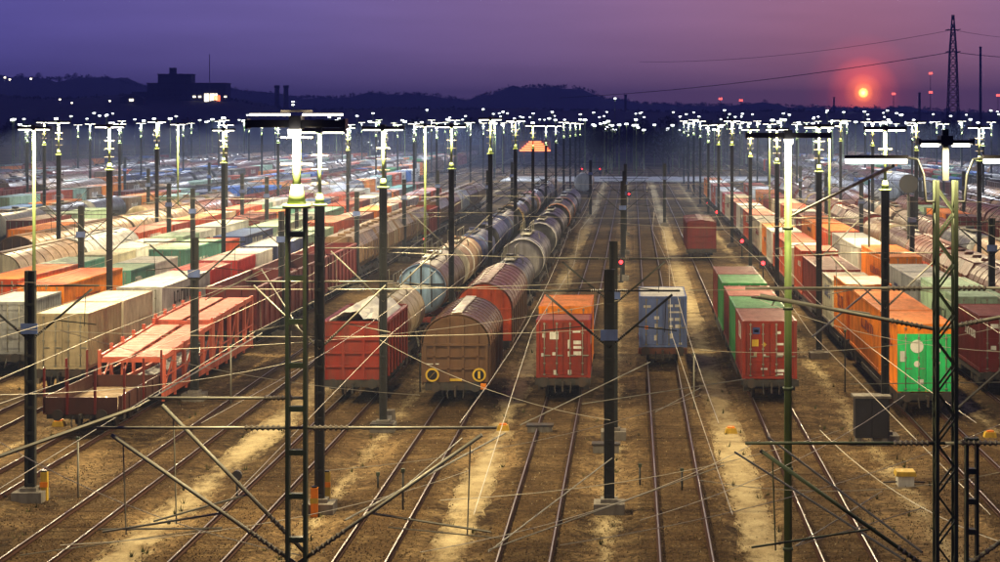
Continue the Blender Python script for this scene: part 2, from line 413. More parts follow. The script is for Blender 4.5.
# ------------------------------------------------------------------ running gear
def wheelset_mb(y):
    m = MB()
    for sg in (-1, 1):
        m.tube((sg*.69, y, RT+.46), (sg*.82, y, RT+.46), .46, 16); m.tube((sg*.82, y, RT+.46), (sg*1.02, y, RT+.46), .13, 8)
    m.tube((-.69, y, RT+.46), (.69, y, RT+.46), .08, 6); return m
def bogie_mb(y):
    m = MB()
    for sg in (-1, 1):
        m.prism([(0, 0)]*0 or [(sg*1.02-.07, .78), (sg*1.02+.07, .78), (sg*1.02+.07, .98), (sg*1.02-.07, .98)], y-1.2, y+1.2)
        m.box(sg*1.02-.09, sg*1.02+.09, y-.45, y+.45, .52, .80)
        for d in (-.9, .9): m.box(sg*1.04-.12, sg*1.04+.12, y+d-.2, y+d+.2, .55, .86)
    m.box(-1, 1, y-.2, y+.2, .62, .92); return m
WS, BG = {}, {}
def gear(y0, L, bog, out):                                    # adds bogies or axles
    if bog:
        for y in (y0+2.0, y0+L-2.0):
            k = round(y, 2)
            if k not in BG: BG[k] = (bogie_mb(y).mesh('bogie', ['steel dark']), wheelset_mb(y-.9).mesh('wheelset', ['wheel steel']), wheelset_mb(y+.9).mesh('wheelset', ['wheel steel']))
            out.append(('bogie', BG[k][0], [('wheelset', BG[k][1]), ('wheelset', BG[k][2])]))
    else:
        for y in (y0+2.4, y0+L-2.4):
            k = round(y, 2)
            if k not in WS:
                m = MB()
                for sg in (-1, 1):
                    m.box(sg*1.0-.10, sg*1.0+.10, y-.18, y+.18, .5, .95); m.box(sg*1.02-.05, sg*1.02+.05, y-.7, y+.7, .86, .93)
                WS[k] = (wheelset_mb(y).mesh('wheelset', ['wheel steel']), m.mesh('axle_box', ['steel dark']))
            out.append(('wheelset', WS[k][0], [])); out.append(('axle_box', WS[k][1], []))
def gear_mb(L, bog, m, mi):
    for y in ((2.0, L-2.0) if bog else (2.4, L-2.4)):
        for sg in (-1, 1):
            for d in ((-.9, .9) if bog else (0,)): m.tube((sg*.69, y+d, RT+.46), (sg*.9, y+d, RT+.46), .46, 10, mi=mi)
            m.box(sg*1.02-.1, sg*1.02+.1, y-1.1, y+1.1, .55, .95, mi)
BUF = {}
def buffers(L, out):
    for sg in (-1, 1):
        for y, d in ((0, -1), (L, 1)):
            k = (sg, round(y, 2))
            if k not in BUF:
                m = MB(); m.tube((sg*.875, y-d*.05, 1.05), (sg*.875, y+d*.30, 1.05), .10, 8); m.tube((sg*.875, y+d*.30, 1.05), (sg*.875, y+d*.345, 1.05), .225, 14)
                m.box(sg*.875-.17, sg*.875+.17, min(y, y-d*.03), max(y, y-d*.03), .9, 1.2); BUF[k] = m.mesh('buffer', ['steel dark'])
            out.append(('buffer', BUF[k], []))
    k = ('c', round(L, 2))
    if k not in BUF:
        m = MB(); m.box(-.06, .06, -.38, 0, .93, 1.08); m.box(-.04, .04, -.42, -.3, .62, 1.0); m.path([(-.35, 0, .98), (-.36, -.2, .75), (-.33, -.25, .55)], .03); m.path([(.35, 0, .98), (.36, -.2, .75), (.33, -.25, .55)], .03)
        BUF[k] = m.mesh('coupling', ['steel dark'])
    out.append(('coupling', BUF[k], []))
DECK = 1.16
def flat_frame(L):
    m = MB()
    for sg in (-1, 1):
        m.box(sg*1.1-.06, sg*1.1+.06, .12, L-.12, .86, DECK-.02); m.box(sg*.4-.05, sg*.4+.05, .12, L-.12, .9, DECK-.03)
        m.box(sg*1.16-.03, sg*1.16+.03, L*.3, L*.7, .62, .86)
    for k in range(9):
        y = .25 + (L-.5)*k/8; m.box(-1.04, 1.04, y-.06, y+.06, .93, DECK-.035)
    m.box(-1.25, 1.25, 0, .12, .86, DECK-.01); m.box(-1.25, 1.25, L-.12, L, .86, DECK-.01)
    return m
FL = {}
def flat_wagon(L, near, c='steel dark', bog=True):
    key = (L, near, c, bog)
    if key not in FL:
        out = []; cm = M[c] if c in M else P(c)
        if near:
            out.append(('frame', flat_frame(L).mesh('frame', [cm]), [])); gear(0, L, bog, out); buffers(L, out)
        else:
            m = flat_frame(L); gear_mb(L, bog, m, 1); out.append(('flat_wagon', m.mesh('flat_wagon', [cm, 'wheel steel']), []))
        FL[key] = out
    return FL[key]

# ------------------------------------------------------------------ containers
def corr_y(m, x, out, y0, y1, z0, z1, per, dep, mi=0):        # corrugated sheet facing x
    n = max(2, int((y1-y0)/per)); st = (y1-y0)/n; pts = []
    for i in range(n):
        a = y0+i*st
        pts += [(a, 0), (a+st*.35, 0), (a+st*.5, dep), (a+st*.85, dep)]
    pts.append((y1, 0))
    for (a, d), (b, e) in zip(pts, pts[1:]):
        q = [(x-out*d, a, z0), (x-out*e, b, z0), (x-out*e, b, z1), (x-out*d, a, z1)]
        m.quad(q if out > 0 else q[::-1], mi)
CT = {}
def container(L, Hc, c, roof, near, door=None, marks=0):
    key = (L, Hc, c, roof, near, door, marks)
    if key in CT: return CT[key]
    w = 1.22; body = MB()
    per = .28 if near else .55
    for sg in (-1, 1):
        corr_y(body, sg*(w-.02), sg, .14, L-.14, .15, Hc-.1, per, .045)
        for y in (0, L-.14): body.box(sg*w-(.14 if sg > 0 else 0), sg*w+(.14 if sg < 0 else 0), y, y+.14, 0, Hc)
        body.box(min(sg*w, sg*(w-.07)), max(sg*w, sg*(w-.07)), .14, L-.14, 0, .15); body.box(min(sg*w, sg*(w-.07)), max(sg*w, sg*(w-.07)), .14, L-.14, Hc-.1, Hc-.002)
    body.box(-w+.14, w-.14, L-.14, L-.004, 0, Hc); body.box(-w+.14, w-.14, .004, .12, 0, .13); body.box(-w+.14, w-.14, .004, .12, Hc-(.42 if door and Hc > 2.7 else .13), Hc)
    for sx in (-1, 1):
        for y in (-.008, L-.17):
            for z in (-.004, Hc-.115): body.box(sx*(w-.075)-.085, sx*(w-.075)+.085, y, y+.178, z, z+.12)
    rf = MB(); n = int(L/(.30 if near else .6)); st = (L-.16)/n
    for i in range(n):
        a = .08+i*st
        for (p, d), (q, e) in zip(((0, 0), (.4, 0), (.5, -.025), (.9, -.025)), ((.4, 0), (.5, -.025), (.9, -.025), (1, 0))):
            rf.quad([(-w+.07, a+p*st, Hc-.012+d), (w-.07, a+p*st, Hc-.012+d), (w-.07, a+q*st, Hc-.012+e), (-w+.07, a+q*st, Hc-.012+e)])
    def leaf(sg):
        wide = bool(door and Hc > 2.7)
        m = MB(); a, b = (.012, w-.15) if sg > 0 else (-w+.15, -.012); hd_ = .42 if wide else .14
        if wide: m.box(*((.012, w-.012) if sg > 0 else (-w+.012, -.012)), -.016, -.009, .03, Hc-hd_)
        m.box(a, b, .04 if not wide else -.03, .09, .14, Hc-hd_)
        for k in range(5):
            if wide: break
            z = .3+(Hc-.7-(.3 if door and Hc > 2.7 else 0))*k/4; m.box(a+.05, b-.05, .02, .042, z, z+.28)
        return m
    def rod(x):
        m = MB(); m.tube((x, -.012, .1), (x, -.012, Hc-(.4 if door and Hc > 2.7 else .1)), .02, 6); 
        for z in (.12, .62, Hc*.5, Hc-.62, Hc-.2): m.box(x-.05, x+.05, -.03, .02, z, z+.06)
        if door and Hc > 2.7: m.v = [(a_, b_-.04, c_) for a_, b_, c_ in m.v]
        m.box(x-.02, x+.28, -.035, -.015, .98, 1.03); return m
    rl = random.Random(str(key)); sides = []
    lm = 'white' if sum(COL[c]) < 1.0 else rl.choice(['dark blue', 'rust red', 'black'])
    for sg in (-1, 1):
        if rl.random() < .25: continue
        y0 = L*rl.uniform(.15, .3); hh = rl.choice([.35, .5, .7]); yy = y0; zz = Hc*rl.uniform(.45, .62)
        while yy < y0+L*rl.uniform(.25, .5):
            g = hh*rl.uniform(.45, .8); q = MB(); a_, b_ = sorted((sg*(w-.018), sg*(w-.010)))
            kind = rl.random()
            q.box(a_, b_, yy, yy+g*.28, zz, zz+hh)
            if kind < .5: q.box(a_, b_, yy+g*.285, yy+g, zz+hh*.8, zz+hh)
            if kind > .3: q.box(a_, b_, yy+g*.285, yy+g, zz, zz+hh*.2)
            if .2 < kind < .8: q.box(a_, b_, yy+g*.72, yy+g, zz+hh*.205, zz+hh*.795)
            sides.append(q); yy += g+hh*.18
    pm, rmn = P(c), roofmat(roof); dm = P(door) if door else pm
    xs_ = (-.86, -.3, .3, .86)
    if near:
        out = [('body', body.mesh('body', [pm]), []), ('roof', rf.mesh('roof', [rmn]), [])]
        for sg in (-1, 1):
            subs = [('lock_rod', rod(x).mesh('lock_rod', ['galvanised'])) for x in xs_ if x*sg > 0]
            out.append(('door', leaf(sg).mesh('door', [dm]), subs))
        if sides:
            q = MB()
            for x_ in sides: q.add(x_)
            o_lm = q.mesh('side_marking', [P(lm)]); out.append(('side_marking', o_lm, []))
        for (x0, x1, z0, z1, mm) in MARKS.get(marks, ()):
            if mm == 'disc':
                mk = MB().disc_y(.008, x1, z0, x0, 20, 0, .012); mat = M['snow white']
            elif mm == 'diamond':
                r = (x1-x0)/2; cx, cz = (x0+x1)/2, (z0+z1)/2; mk = MB(); mk.prism([(cx-r, cz), (cx, cz-r), (cx+r, cz), (cx, cz+r)], .006, .02); mat = P('yellow')
            else: mk = MB().box(x0, x1, .008, .02, z0, z1); mat = P(mm)
            if door and Hc > 2.7: mk.v = [(a_, b_-.052, c_) for a_, b_, c_ in mk.v]
            out.append(('marking', mk.mesh('marking', [mat]), []))
    else:
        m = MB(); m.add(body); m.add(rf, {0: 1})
        for sg in (-1, 1): m.add(leaf(sg), {0: 3})
        for x in xs_: m.tube((x, -.012, .1), (x, -.012, Hc-.1), .025, 4, mi=2, cap=False)
        for x_ in sides: m.add(x_, {0: 4})
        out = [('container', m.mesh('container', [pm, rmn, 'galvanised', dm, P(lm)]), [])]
    CT[key] = out
    return out
def bars(x0, x1, z0, rows, mm='white', dz=.14, h=.07):
    return [(x0, x1 - (.1 if k % 3 == 2 else 0), z0-k*dz, z0-k*dz+h, mm) for k in range(rows)]
MARKS = {
 1: [(-.62, -.22, 1.72, 2.06, 'white'), (-.95, -.82, 1.80, 1.98, 'white'), (.42, .76, 2.02, 2.10, 'white'), (.2, .27, 1.3, 1.7, 'white'), (.45, .8, 1.50, 1.66, 'white'), (.45, .8, 1.30, 1.42, 'white'), (.2, .27, .95, 1.18, 'white'), (.45, .8, 1.0, 1.18, 'white'), (-.5, -.36, 1.0, 1.14, 'white'), (-.45, -.3, .12, .34, 'white'), (.2, .36, .12, .34, 'white'), (-1.0, -.86, .95, 1.1, 'light grey')],
 2: [(-1.0, -.62, 2.02, 2.14, 'white'), (.25, .5, 2.05, 2.18, 'white'), (.6, .85, 2.05, 2.18, 'white'), (-.45, -.2, 1.42, 1.58, 'white'), (-.42, -.26, .95, 1.2, 'white'), (.32, .52, 1.35, 1.5, 'white'), (.6, .9, 1.35, 1.5, 'white'), (.32, .5, 1.0, 1.12, 'white'), (.62, .92, .98, 1.16, 'white'), (-.45, -.28, .35, .62, 'white'), (.35, .5, .45, .7, 'white'), (.8, .96, .1, .24, 'white'), (-.92, -.76, .92, 1.1, 'orange'), (.3, .95, 1.75, 1.83, 'white')],
 3: [(-.76, -.44, 2.0, 2.3, 'dark blue'), (-.7, -.5, 2.08, 2.2, 'white'), (-.8, -.5, 1.45, 1.75, 'yellow'), (-.36, -.14, 1.42, 1.64, 'diamond'), (.34, .5, 2.0, 2.12, 'white'), (.3, .62, 1.5, 1.6, 'white'), (-.72, -.58, 1.0, 1.2, 'beige'), (-.32, -.18, 1.0, 1.1, 'white'), (.3, .62, 1.05, 1.15, 'white'), (.25, .7, .3, .42, 'white'), (-.4, -.1, .4, .48, 'light grey'), (.3, .6, .16, .24, 'white')],
 4: [(-.38, .28, 1.95, 0, 'disc'), (-.38, .13, 1.2, 0, 'disc'), (-1.1, -.9, 1.3, 1.75, 'white'), (-.35, -.1, .35, .55, 'white'), (.28, .62, 1.7, 1.86, 'white'), (.3, .6, 1.2, 1.3, 'white')],
 5: [(-.7, -.35, 2.0, 2.2, 'white'), (.35, .75, 1.5, 1.64, 'white'), (.35, .75, 1.2, 1.3, 'white'), (-.7, -.45, 1.0, 1.2, 'white'), (.3, .6, .5, .6, 'white')],
}

# ------------------------------------------------------------------ tank, covered, hopper, open and box wagons
TK = {}
def tank_wagon(c, endc, bands, r, L, near, c2=None, framec='steel dark'):
    key = (c, endc, bands, r, L, near, framec)
    if key in TK: return TK[key]
    cz = 1.3+r; a, b = .55, L-.55; n = 26 if near else 16
    prof = [(a+.42, r)] + [(b-.42, r)]
    cap0 = [(a+.42-.42*sin(t), r*cos(t)**.55 if cos(t) > 1e-6 else .001) for t in [pi/2*k/6 for k in range(7)]][::-1]
    cap1 = [(b-.42+.42*sin(t), r*cos(t)**.55 if cos(t) > 1e-6 else .001) for t in [pi/2*k/6 for k in range(7)]]
    barrel = MB().lathe_y(prof, cz, n); e0 = MB().lathe_y(cap0, cz, n); e1 = MB().lathe_y(cap1, cz, n)
    fr = MB()
    for sg in (-1, 1):
        fr.box(sg*.95-.09, sg*.95+.09, .1, L-.1, .92, 1.2)
        for y in (a+1.3, b-1.3): fr.box(sg*.8-.35, sg*.8+.35, y-.15, y+.15, 1.2, 1.62)
    fr.box(-1.3, 1.3, 0, .14, .9, 1.22); fr.box(-1.3, 1.3, L-.14, L, .9, 1.22); fr.box(-.3, .3, .2, L-.2, .95, 1.15)
    walk = MB(); zt = cz+r
    walk.box(-.35, .35, L*.28, L*.72, zt+.10, zt+.14)
    for y in (L*.3, L*.5-.5, L*.5+.5, L*.7):
        for sg in (-1, 1): walk.tube((sg*.33, y, zt-.05), (sg*.33, y, zt+.9 if near else zt+.12), .025, 5)
    if near:
        for sg in (-1, 1): walk.tube((sg*.33, L*.3, zt+.9), (sg*.33, L*.7, zt+.9), .02, 5)
    dome = MB().tube((0, L*.5, zt-.1), (0, L*.5, zt+.28), .34, 14); dome.tube((0, L*.5, zt+.28), (0, L*.5, zt+.34), .38, 14)
    lad = MB()
    for d in (-.2, .2): lad.tube((r+.06, L*.5+d, 1.1), (r*.55, L*.5+d, zt+.1), .022, 5)
    for k in range(9):
        t = k/8; lad.tube((r+.06+(r*.55-r-.06)*t, L*.5-.2, 1.1+(zt-1.0)*t), (r+.06+(r*.55-r-.06)*t, L*.5+.2, 1.1+(zt-1.0)*t), .016, 4)
    rings = []
    for y, wd, bc in bands: rings.append((MB().lathe_y([(y*L, r+.002), (y*L, r+.025), (y*L+wd, r+.025), (y*L+wd, r+.002)], cz, n), bc))
    rib = MB(); hoops = []
    for k in range(4):
        y = a+.5+(b-a-1.0)*k/3; h1 = MB().lathe_y([(y, r), (y, r+.02), (y+.07, r+.02), (y+.07, r)], cz, n); hoops.append(h1); rib.add(h1)
    cm, em = P(c), P(endc); fm = M[framec] if framec in M else P(framec)
    if near:
        out = [('barrel', barrel.mesh('barrel', [cm]), [('hoop', h1.mesh('hoop', [cm])) for h1 in hoops]), ('end_cap', e0.mesh('end_cap', [em]), []), ('end_cap', e1.mesh('end_cap', [em]), []),
               ('frame', fr.mesh('frame', [fm]), []), ('walkway', walk.mesh('walkway', ['galvanised']), []), ('manhole', dome.mesh('manhole', [cm]), []), ('ladder', lad.mesh('ladder', ['galvanised']), [])]
        if endc == 'blue grey':
            for a_ in ((-.05, .05, cz-r*.9, cz+r*.9), (-.035-.62, .035-.62, cz-r*.7, cz+r*.7), (-.035+.62, .035+.62, cz-r*.7, cz+r*.7), (-r*.9, r*.9, cz+.25, cz+.34)): out.append(('end_rib', MB().box(a_[0], a_[1], a+.0-.05, a+.14, a_[2], a_[3]).mesh('end_rib', [P('dark grey')]), []))
        for m, bc in rings: out.append(('band', m.mesh('band', [P(bc)]), []))
        gear(0, L, True, out); buffers(L, out)
    else:
        m = MB().add(barrel).add(rib).add(dome).add(e0, {0: 1}).add(e1, {0: 1}).add(fr, {0: 2}).add(walk, {0: 3}); mats = [cm, em, fm, 'galvanised', 'wheel steel']
        for rg, bc in rings:
            m.add(rg, {0: len(mats)}); mats.append(P(bc))
        gear_mb(L, True, m, 4); out = [('tank_wagon', m.mesh('tank_wagon', mats), [])]
    TK[key] = out
    return out
CV = {}
def arch(w, z0, ze, za, n=12):
    pts = [(-w, z0), (w, z0)]
    for i in range(n+1):
        t = pi*i/n; pts.append((w*cos(t), ze+(za-ze)*sin(t)))
    return pts
def covered_wagon(c, roofc, endc, L, near, ze=2.9, za=4.2, w=1.45, marks=False):
    key = (c, roofc, endc, L, near, ze, za, w, marks)
    if key in CV: return CV[key]
    z0 = 1.22; body = MB(); n = 8
    for sg in (-1, 1):
        body.box(min(sg*w, sg*(w-.06)), max(sg*w, sg*(w-.06)), .08, L-.08, z0, ze)
        for k in range(n+1):
            y = .1+(L-.32)*k/n; x0 = sg*w; body.box(min(x0, x0+sg*.07), max(x0, x0+sg*.07), y, y+.12, z0+.003, ze-.003)
        body.box(min(sg*w, sg*(w+.05)), max(sg*w, sg*(w+.05)), .1, L-.1, ze-.12, ze-.005); body.box(min(sg*w, sg*(w+.05)), max(sg*w, sg*(w+.05)), .1, L-.1, z0-.15, z0)
    rf = MB(); na = 14; A = [(w*1.045*cos(pi*i/na), ze+(za-ze)*sin(pi*i/na)) for i in range(na+1)]
    for (x0, z_0), (x1, z_1) in zip(A, A[1:]):
        rf.quad([(x0, 0, z_0), (x0, L, z_0), (x1, L, z_1), (x1, 0, z_1)][::-1], 0, True)
    for k in range(9):
        y = (L-.1)*k/8
        for (x0, z_0), (x1, z_1) in zip(A, A[1:]):
            rf.quad([(x0*1.015, y, z_0+.03), (x0*1.015, y+.1, z_0+.03), (x1*1.015, y+.1, z_1+.03), (x1*1.015, y, z_1+.03)][::-1])
            rf.quad([(x0, y, z_0-.01), (x0*1.015, y, z_0+.03), (x1*1.015, y, z_1+.03), (x1, y, z_1-.01)])
    rf.box(-.25, .25, .1, L-.1, za+.03, za+.07)
    def end(y0, y1, d):
        e = MB().prism(arch(w-.003, z0, ze, za-.05, 14), y0, y1)
        yf = y0 if d < 0 else y1; a, b = (yf-.07, yf-.001) if d < 0 else (yf+.001, yf+.07)
        for x in (-.95, -.32, .32, .95): e.box(x-.05, x+.05, a, b, z0+.02, ze+(za-ze)*sqrt(max(0, 1-(x/w)**2))-.12)
        e.box(-w+.02, w-.02, a-.02*(-d if d < 0 else 0), b, ze-.08, ze+.02); e.box(-w+.02, w-.02, a, b-.012, z0+.55, z0+.61); e.box(-w+.02, w-.02, a, b-.014, z0+1.1, z0+1.15)
        for sg in (-1, 1): e.box(sg*(w-.1)-.06, sg*(w-.1)+.06, a-.005, b, z0, ze)
        return e
    fr = MB(); 
    for sg in (-1, 1): fr.box(sg*1.0-.08, sg*1.0+.08, .1, L-.1, .92, z0-.02)
    fr.box(-1.35, 1.35, 0, .1, .86, z0-.01); fr.box(-1.35, 1.35, L-.1, L, .86, z0-.01); fr.box(-1.3, 1.3, .1, L-.1, z0-.08, z0-.015)
    cm, rmm, em = P(c), P(roofc), P(endc)
    if near:
        out = [('body', body.mesh('body', [cm]), []), ('roof', rf.mesh('roof', [rmm]), []), ('end_wall', end(0, .08, -1).mesh('end_wall', [em]), []), ('end_wall', end(L-.08, L, 1).mesh('end_wall', [em]), []), ('frame', fr.mesh('frame', ['steel dark']), [])]
        if marks:
            for sg in (-1, 1):
                d1 = MB().disc_y(-.10, .30, z0+.33, sg*1.03, 22, 0, .015); d2 = MB().disc_y(-.112, .22, z0+.33, sg*1.03, 22, 0, .011)
                gl = MB().box(sg*1.03-.05, sg*1.03+.05, -.124, -.1125, z0+.17, z0+.49)
                if sg < 0: gl = MB().beam((sg*1.03-.12, -.118, z0+.2), (sg*1.03+.12, -.118, z0+.46), .08, .011)
                out.append(('warning_disc', d1.mesh('warning_disc', [P('yellow')]), [('disc_face', d2.mesh('disc_face', [P('black')])), ('disc_symbol', gl.mesh('disc_symbol', [P('yellow')]))]))
            out.append(('marking', MB().box(-.28, .28, -.03, -.006, z0+.05, z0+.16).mesh('marking', [P('yellow')]), []))
            out.append(('tail_lamp', MB().box(1.1, 1.34, -.16, -.02, z0-.30, z0-.05).mesh('tail_lamp', [P('orange')]), []))
            out.append(('marking', MB().box(-1.3, -.75, -.02, -.006, z0+.78, z0+.82).mesh('marking', [P('white')]), []))
        gear(0, L, False, out); buffers(L, out)
    else:
        m = MB().add(body).add(rf, {0: 1}).add(end(0, .08, -1), {0: 2}).add(end(L-.08, L, 1), {0: 2}).add(fr, {0: 3}); gear_mb(L, False, m, 4)
        out = [('covered_wagon', m.mesh('covered_wagon', [cm, rmm, em, 'steel dark', 'wheel steel']), [])]
    CV[key] = out
    return out
BX = {}
def open_wagon(c, L, near, h=2.35, load=None, loadm=None):
    key = (c, L, near, h, load, loadm)
    if key in BX: return BX[key]
    z0 = 1.2; w = 1.38
    def side(sg):
        m = MB(); x0, x1 = sorted((sg*w, sg*(w-.07))); m.box(x0, x1, .08, L-.08, z0, z0+h)
        for k in range(8):
            y = .12+(L-.36)*k/7; a, b = sorted((sg*w, sg*(w+.09))); m.box(a, b, y, y+.12, z0+.01, z0+h-.01)
        a, b = sorted((sg*(w-.1), sg*(w+.1))); m.box(a, b, .08, L-.08, z0+h, z0+h+.1); return m
    def end(y, d):
        m = MB(); m.box(-w, w, *sorted((y, y-d*.075)), z0, z0+h+.05)
        for z in (z0+.55, z0+1.15, z0+1.75): m.box(-w+.01, w-.01, *sorted((y+d*.08, y)), z, z+.09)
        for x in (-w+.08, -.45, .45, w-.08): m.box(x-.06, x+.06, *sorted((y+d*.1, y+d*.002)), z0+.01, z0+h)
        m.box(-w-.02, w+.02, *sorted((y+d*.04, y-d*.1)), z0+h+.05, z0+h+.14); return m
    fr = MB().box(-1.32, 1.32, .05, L-.05, .92, z0-.004); fr.box(-1.35, 1.35, -.02, .05, .86, z0-.01)
    ld = None
    if load:
        r = random.Random(load); ld = MB(); nx, ny = 9, int(L/.5)
        hz = [[z0+h-.12+.55*sin(pi*i/nx)+r.uniform(-.13, .2) for i in range(nx+1)] for j in range(ny+1)]
        for j in range(ny):
            for i in range(nx):
                f = lambda a, b: (-w+.08+(2*w-.16)*a/nx, .1+(L-.2)*b/ny, hz[b][a])
                ld.quad([f(i, j), f(i+1, j), f(i+1, j+1), f(i, j+1)], 0, True)
    cm = P(c)
    if near:
        out = [('side_wall', side(-1).mesh('side_wall', [cm]), []), ('side_wall', side(1).mesh('side_wall', [cm]), []), ('end_wall', end(0, -1).mesh('end_wall', [cm]), []), ('end_wall', end(L, 1).mesh('end_wall', [cm]), []), ('frame', fr.mesh('frame', ['steel dark']), [])]
        if ld: out.append(('load', ld.mesh('load', [loadm]), []))
        gear(0, L, False, out); buffers(L, out)
    else:
        m = MB().add(side(-1)).add(side(1)).add(end(0, -1)).add(end(L, 1)).add(fr, {0: 1}); gear_mb(L, False, m, 2); mats = [cm, 'steel dark', 'wheel steel']
        if ld: m.add(ld, {0: 3}); mats.append(loadm)
        out = [('open_wagon', m.mesh('open_wagon', mats), [])]
    BX[key] = out
    return out
HP = {}
def hopper_wagon(c, c2, L, near):
    key = (c, c2, L, near)
    if key in HP: return HP[key]
    z0 = 1.3; w = 1.42; za = 4.1; b = MB(); n = 4
    for sg in (-1, 1):
        for k in range(n):
            y0, y1 = .35+(L-.7)*k/n, .35+(L-.7)*(k+1)/n-.03
            pr_ = [(sg*.7, z0), (sg*w, 2.1), (sg*w, 3.2), (sg*.95, 3.95)]
            for (xa, z_a), (xb, z_b) in zip(pr_, pr_[1:]):
                q = [(xa, y0, z_a), (xa, y1, z_a), (xb, y1, z_b), (xb, y0, z_b)]; b.quad(q[::-1] if sg > 0 else q, k % 2)
        for k in range(n*2+1):
            y = .35+(L-.7)*k/(n*2); b.box(min(sg*w, sg*(w+.06)), max(sg*w, sg*(w+.06)), y-.05, y+.05, 2.0, 3.25, 0)
    pf = [(-.7, z0), (.7, z0), (w, 2.1), (w, 3.2), (.95, 3.95), (-.95, 3.95), (-w, 3.2), (-w, 2.1)]
    b.prism(pf, .3, .36, 0); b.prism(pf, L-.36, L-.3, 0)
    for x in (-.6, 0, .6): b.box(x-.05, x+.05, .22, .31, z0, 3.9, 0)
    rf = MB(); rf.box(-.96, .96, .3, L-.3, 3.94, 4.02)
    for k in range(4): rf.tube((0, L*(k+.5)/4, 4.0), (0, L*(k+.5)/4, 4.2), .3, 12)
    fr = MB().box(-1.25, 1.25, 0, .12, .88, 1.2)
    for sg in (-1, 1): fr.box(sg*.95-.08, sg*.95+.08, .1, L-.1, .92, 1.18)
    fr.box(-1.25, 1.25, L-.12, L, .88, 1.2)
    for k in range(3): fr.prism([(-.9, .7), (.9, .7), (.7, 1.32), (-.7, 1.32)], L*.3+k*L*.16, L*.3+k*L*.16+1.3)
    if near:
        out = [('body', b.mesh('body', [P(c), P(c2)]), []), ('roof', rf.mesh('roof', [P(c)]), []), ('frame', fr.mesh('frame', ['steel dark']), [])]; gear(0, L, False, out); buffers(L, out)
    else:
        m = MB().add(b).add(rf).add(fr, {0: 2}); gear_mb(L, False, m, 3); out = [('hopper_wagon', m.mesh('hopper_wagon', [P(c), P(c2), 'steel dark', 'wheel steel']), [])]
    HP[key] = out
    return out

# ------------------------------------------------------------------ making up the trains
COUNT = {}
def nth(X, kind):
    COUNT[(X, kind)] = COUNT.get((X, kind), 0)+1; return ORD[COUNT[(X, kind)]]
NEARZ = 150
def put_container(X, y, L, c, hc=False, roof=None, door=None, marks=0, note=''):
    n = nth(X, 'c'); near = y < NEARZ; Hc = 2.9 if hc else 2.59
    t = container(L, Hc, c, roof or c, near, door if near else None, marks if near else 0)
    lab = '%s%s container, %s one along %s' % (c, note, n, track_phrase(X))
    spawn(t, 'container', lab, 'container', (X+random.uniform(-.03, .03), y, DECK), 'containers on flat wagons')
def put_flat(X, y, L, c='steel dark', bog=True):
    n = nth(X, 'f')
    spawn(flat_wagon(L, y < NEARZ-20, c, bog), 'flat_wagon', '%s flat wagon, %s under containers, %s' % ('dark' if c == 'steel dark' else c, n, track_phrase(X)), 'wagon', (X, y, 0), 'flat wagons carrying containers')
def ctrain(X, y, items, fc='steel dark'):            # items: containers in order from the near end
    y0 = y; run = []; 
    for it in items:
        if it is None: y = end_flat(X, run, fc) + 1.5 if run else y+6; run = []; continue
        L = it[0]
        if run and (y+L) - run[0][0] > 19.0:
            y = end_flat(X, run, fc)+1.35; run = []
        if not run: y += .0
        run.append((y, L)); put_container(X, y, L, *it[1:2], **(it[2] if len(it) > 2 else {})); y += L+.36
    if run: y = end_flat(X, run, fc)
    return y
def end_flat(X, run, fc):
    a = run[0][0]-.35; b = run[-1][0]+run[-1][1]+.35
    put_flat(X, a, round(b-a, 2), fc, (b-a) > 8); return b+.3
def put(kind, tmpl_near, X, y, L, desc, grp, cat):
    spawn(tmpl_near, kind, '%s, %s such, %s' % (desc, nth(X, kind+desc), track_phrase(X)), cat, (X, y, 0), grp)
    return y+L+.75
def tank(X, y, c, endc=None, bands=(), r=1.38, L=14.5, framec='steel dark'):
    e = endc or c; d = '%s tank wagon' % c + (' with %s end' % e if e != c else '')
    return put('tank_wagon', tank_wagon(c, e, tuple(bands), r, L, y < NEARZ, framec=framec), X, y, L, d, 'tank wagons in the trains', 'tank wagon')
def covered(X, y, c, roofc, endc=None, L=14.0, marks=False):
    return put('covered_wagon', covered_wagon(c, roofc, endc or c, L, y < NEARZ, marks=marks), X, y, L, '%s covered wagon, %s roof' % (c, roofc), 'covered wagons in the trains', 'wagon')
def hopper(X, y, c, c2, L=12.5):
    return put('hopper_wagon', hopper_wagon(c, c2, L, y < NEARZ), X, y, L, '%s and %s hopper wagon' % (c, c2) if c != c2 else '%s hopper wagon' % c, 'hopper wagons in the trains', 'wagon')
def openw(X, y, c, L=10.5, h=2.35, load=None, loadm=None, ld=''):
    return put('open_wagon', open_wagon(c, L, y < NEARZ, h, load, loadm), X, y, L, '%s open wagon%s' % (c, ld), 'open wagons in the trains', 'wagon')

T = 6.06; Fo = 12.19
# first track left: red doors, orange behind
ctrain(-3.1, 90.0, [(2.99, 'rust red', dict(marks=1, roof='rust red', note=' short')), (T, 'orange', dict(hc=True))])
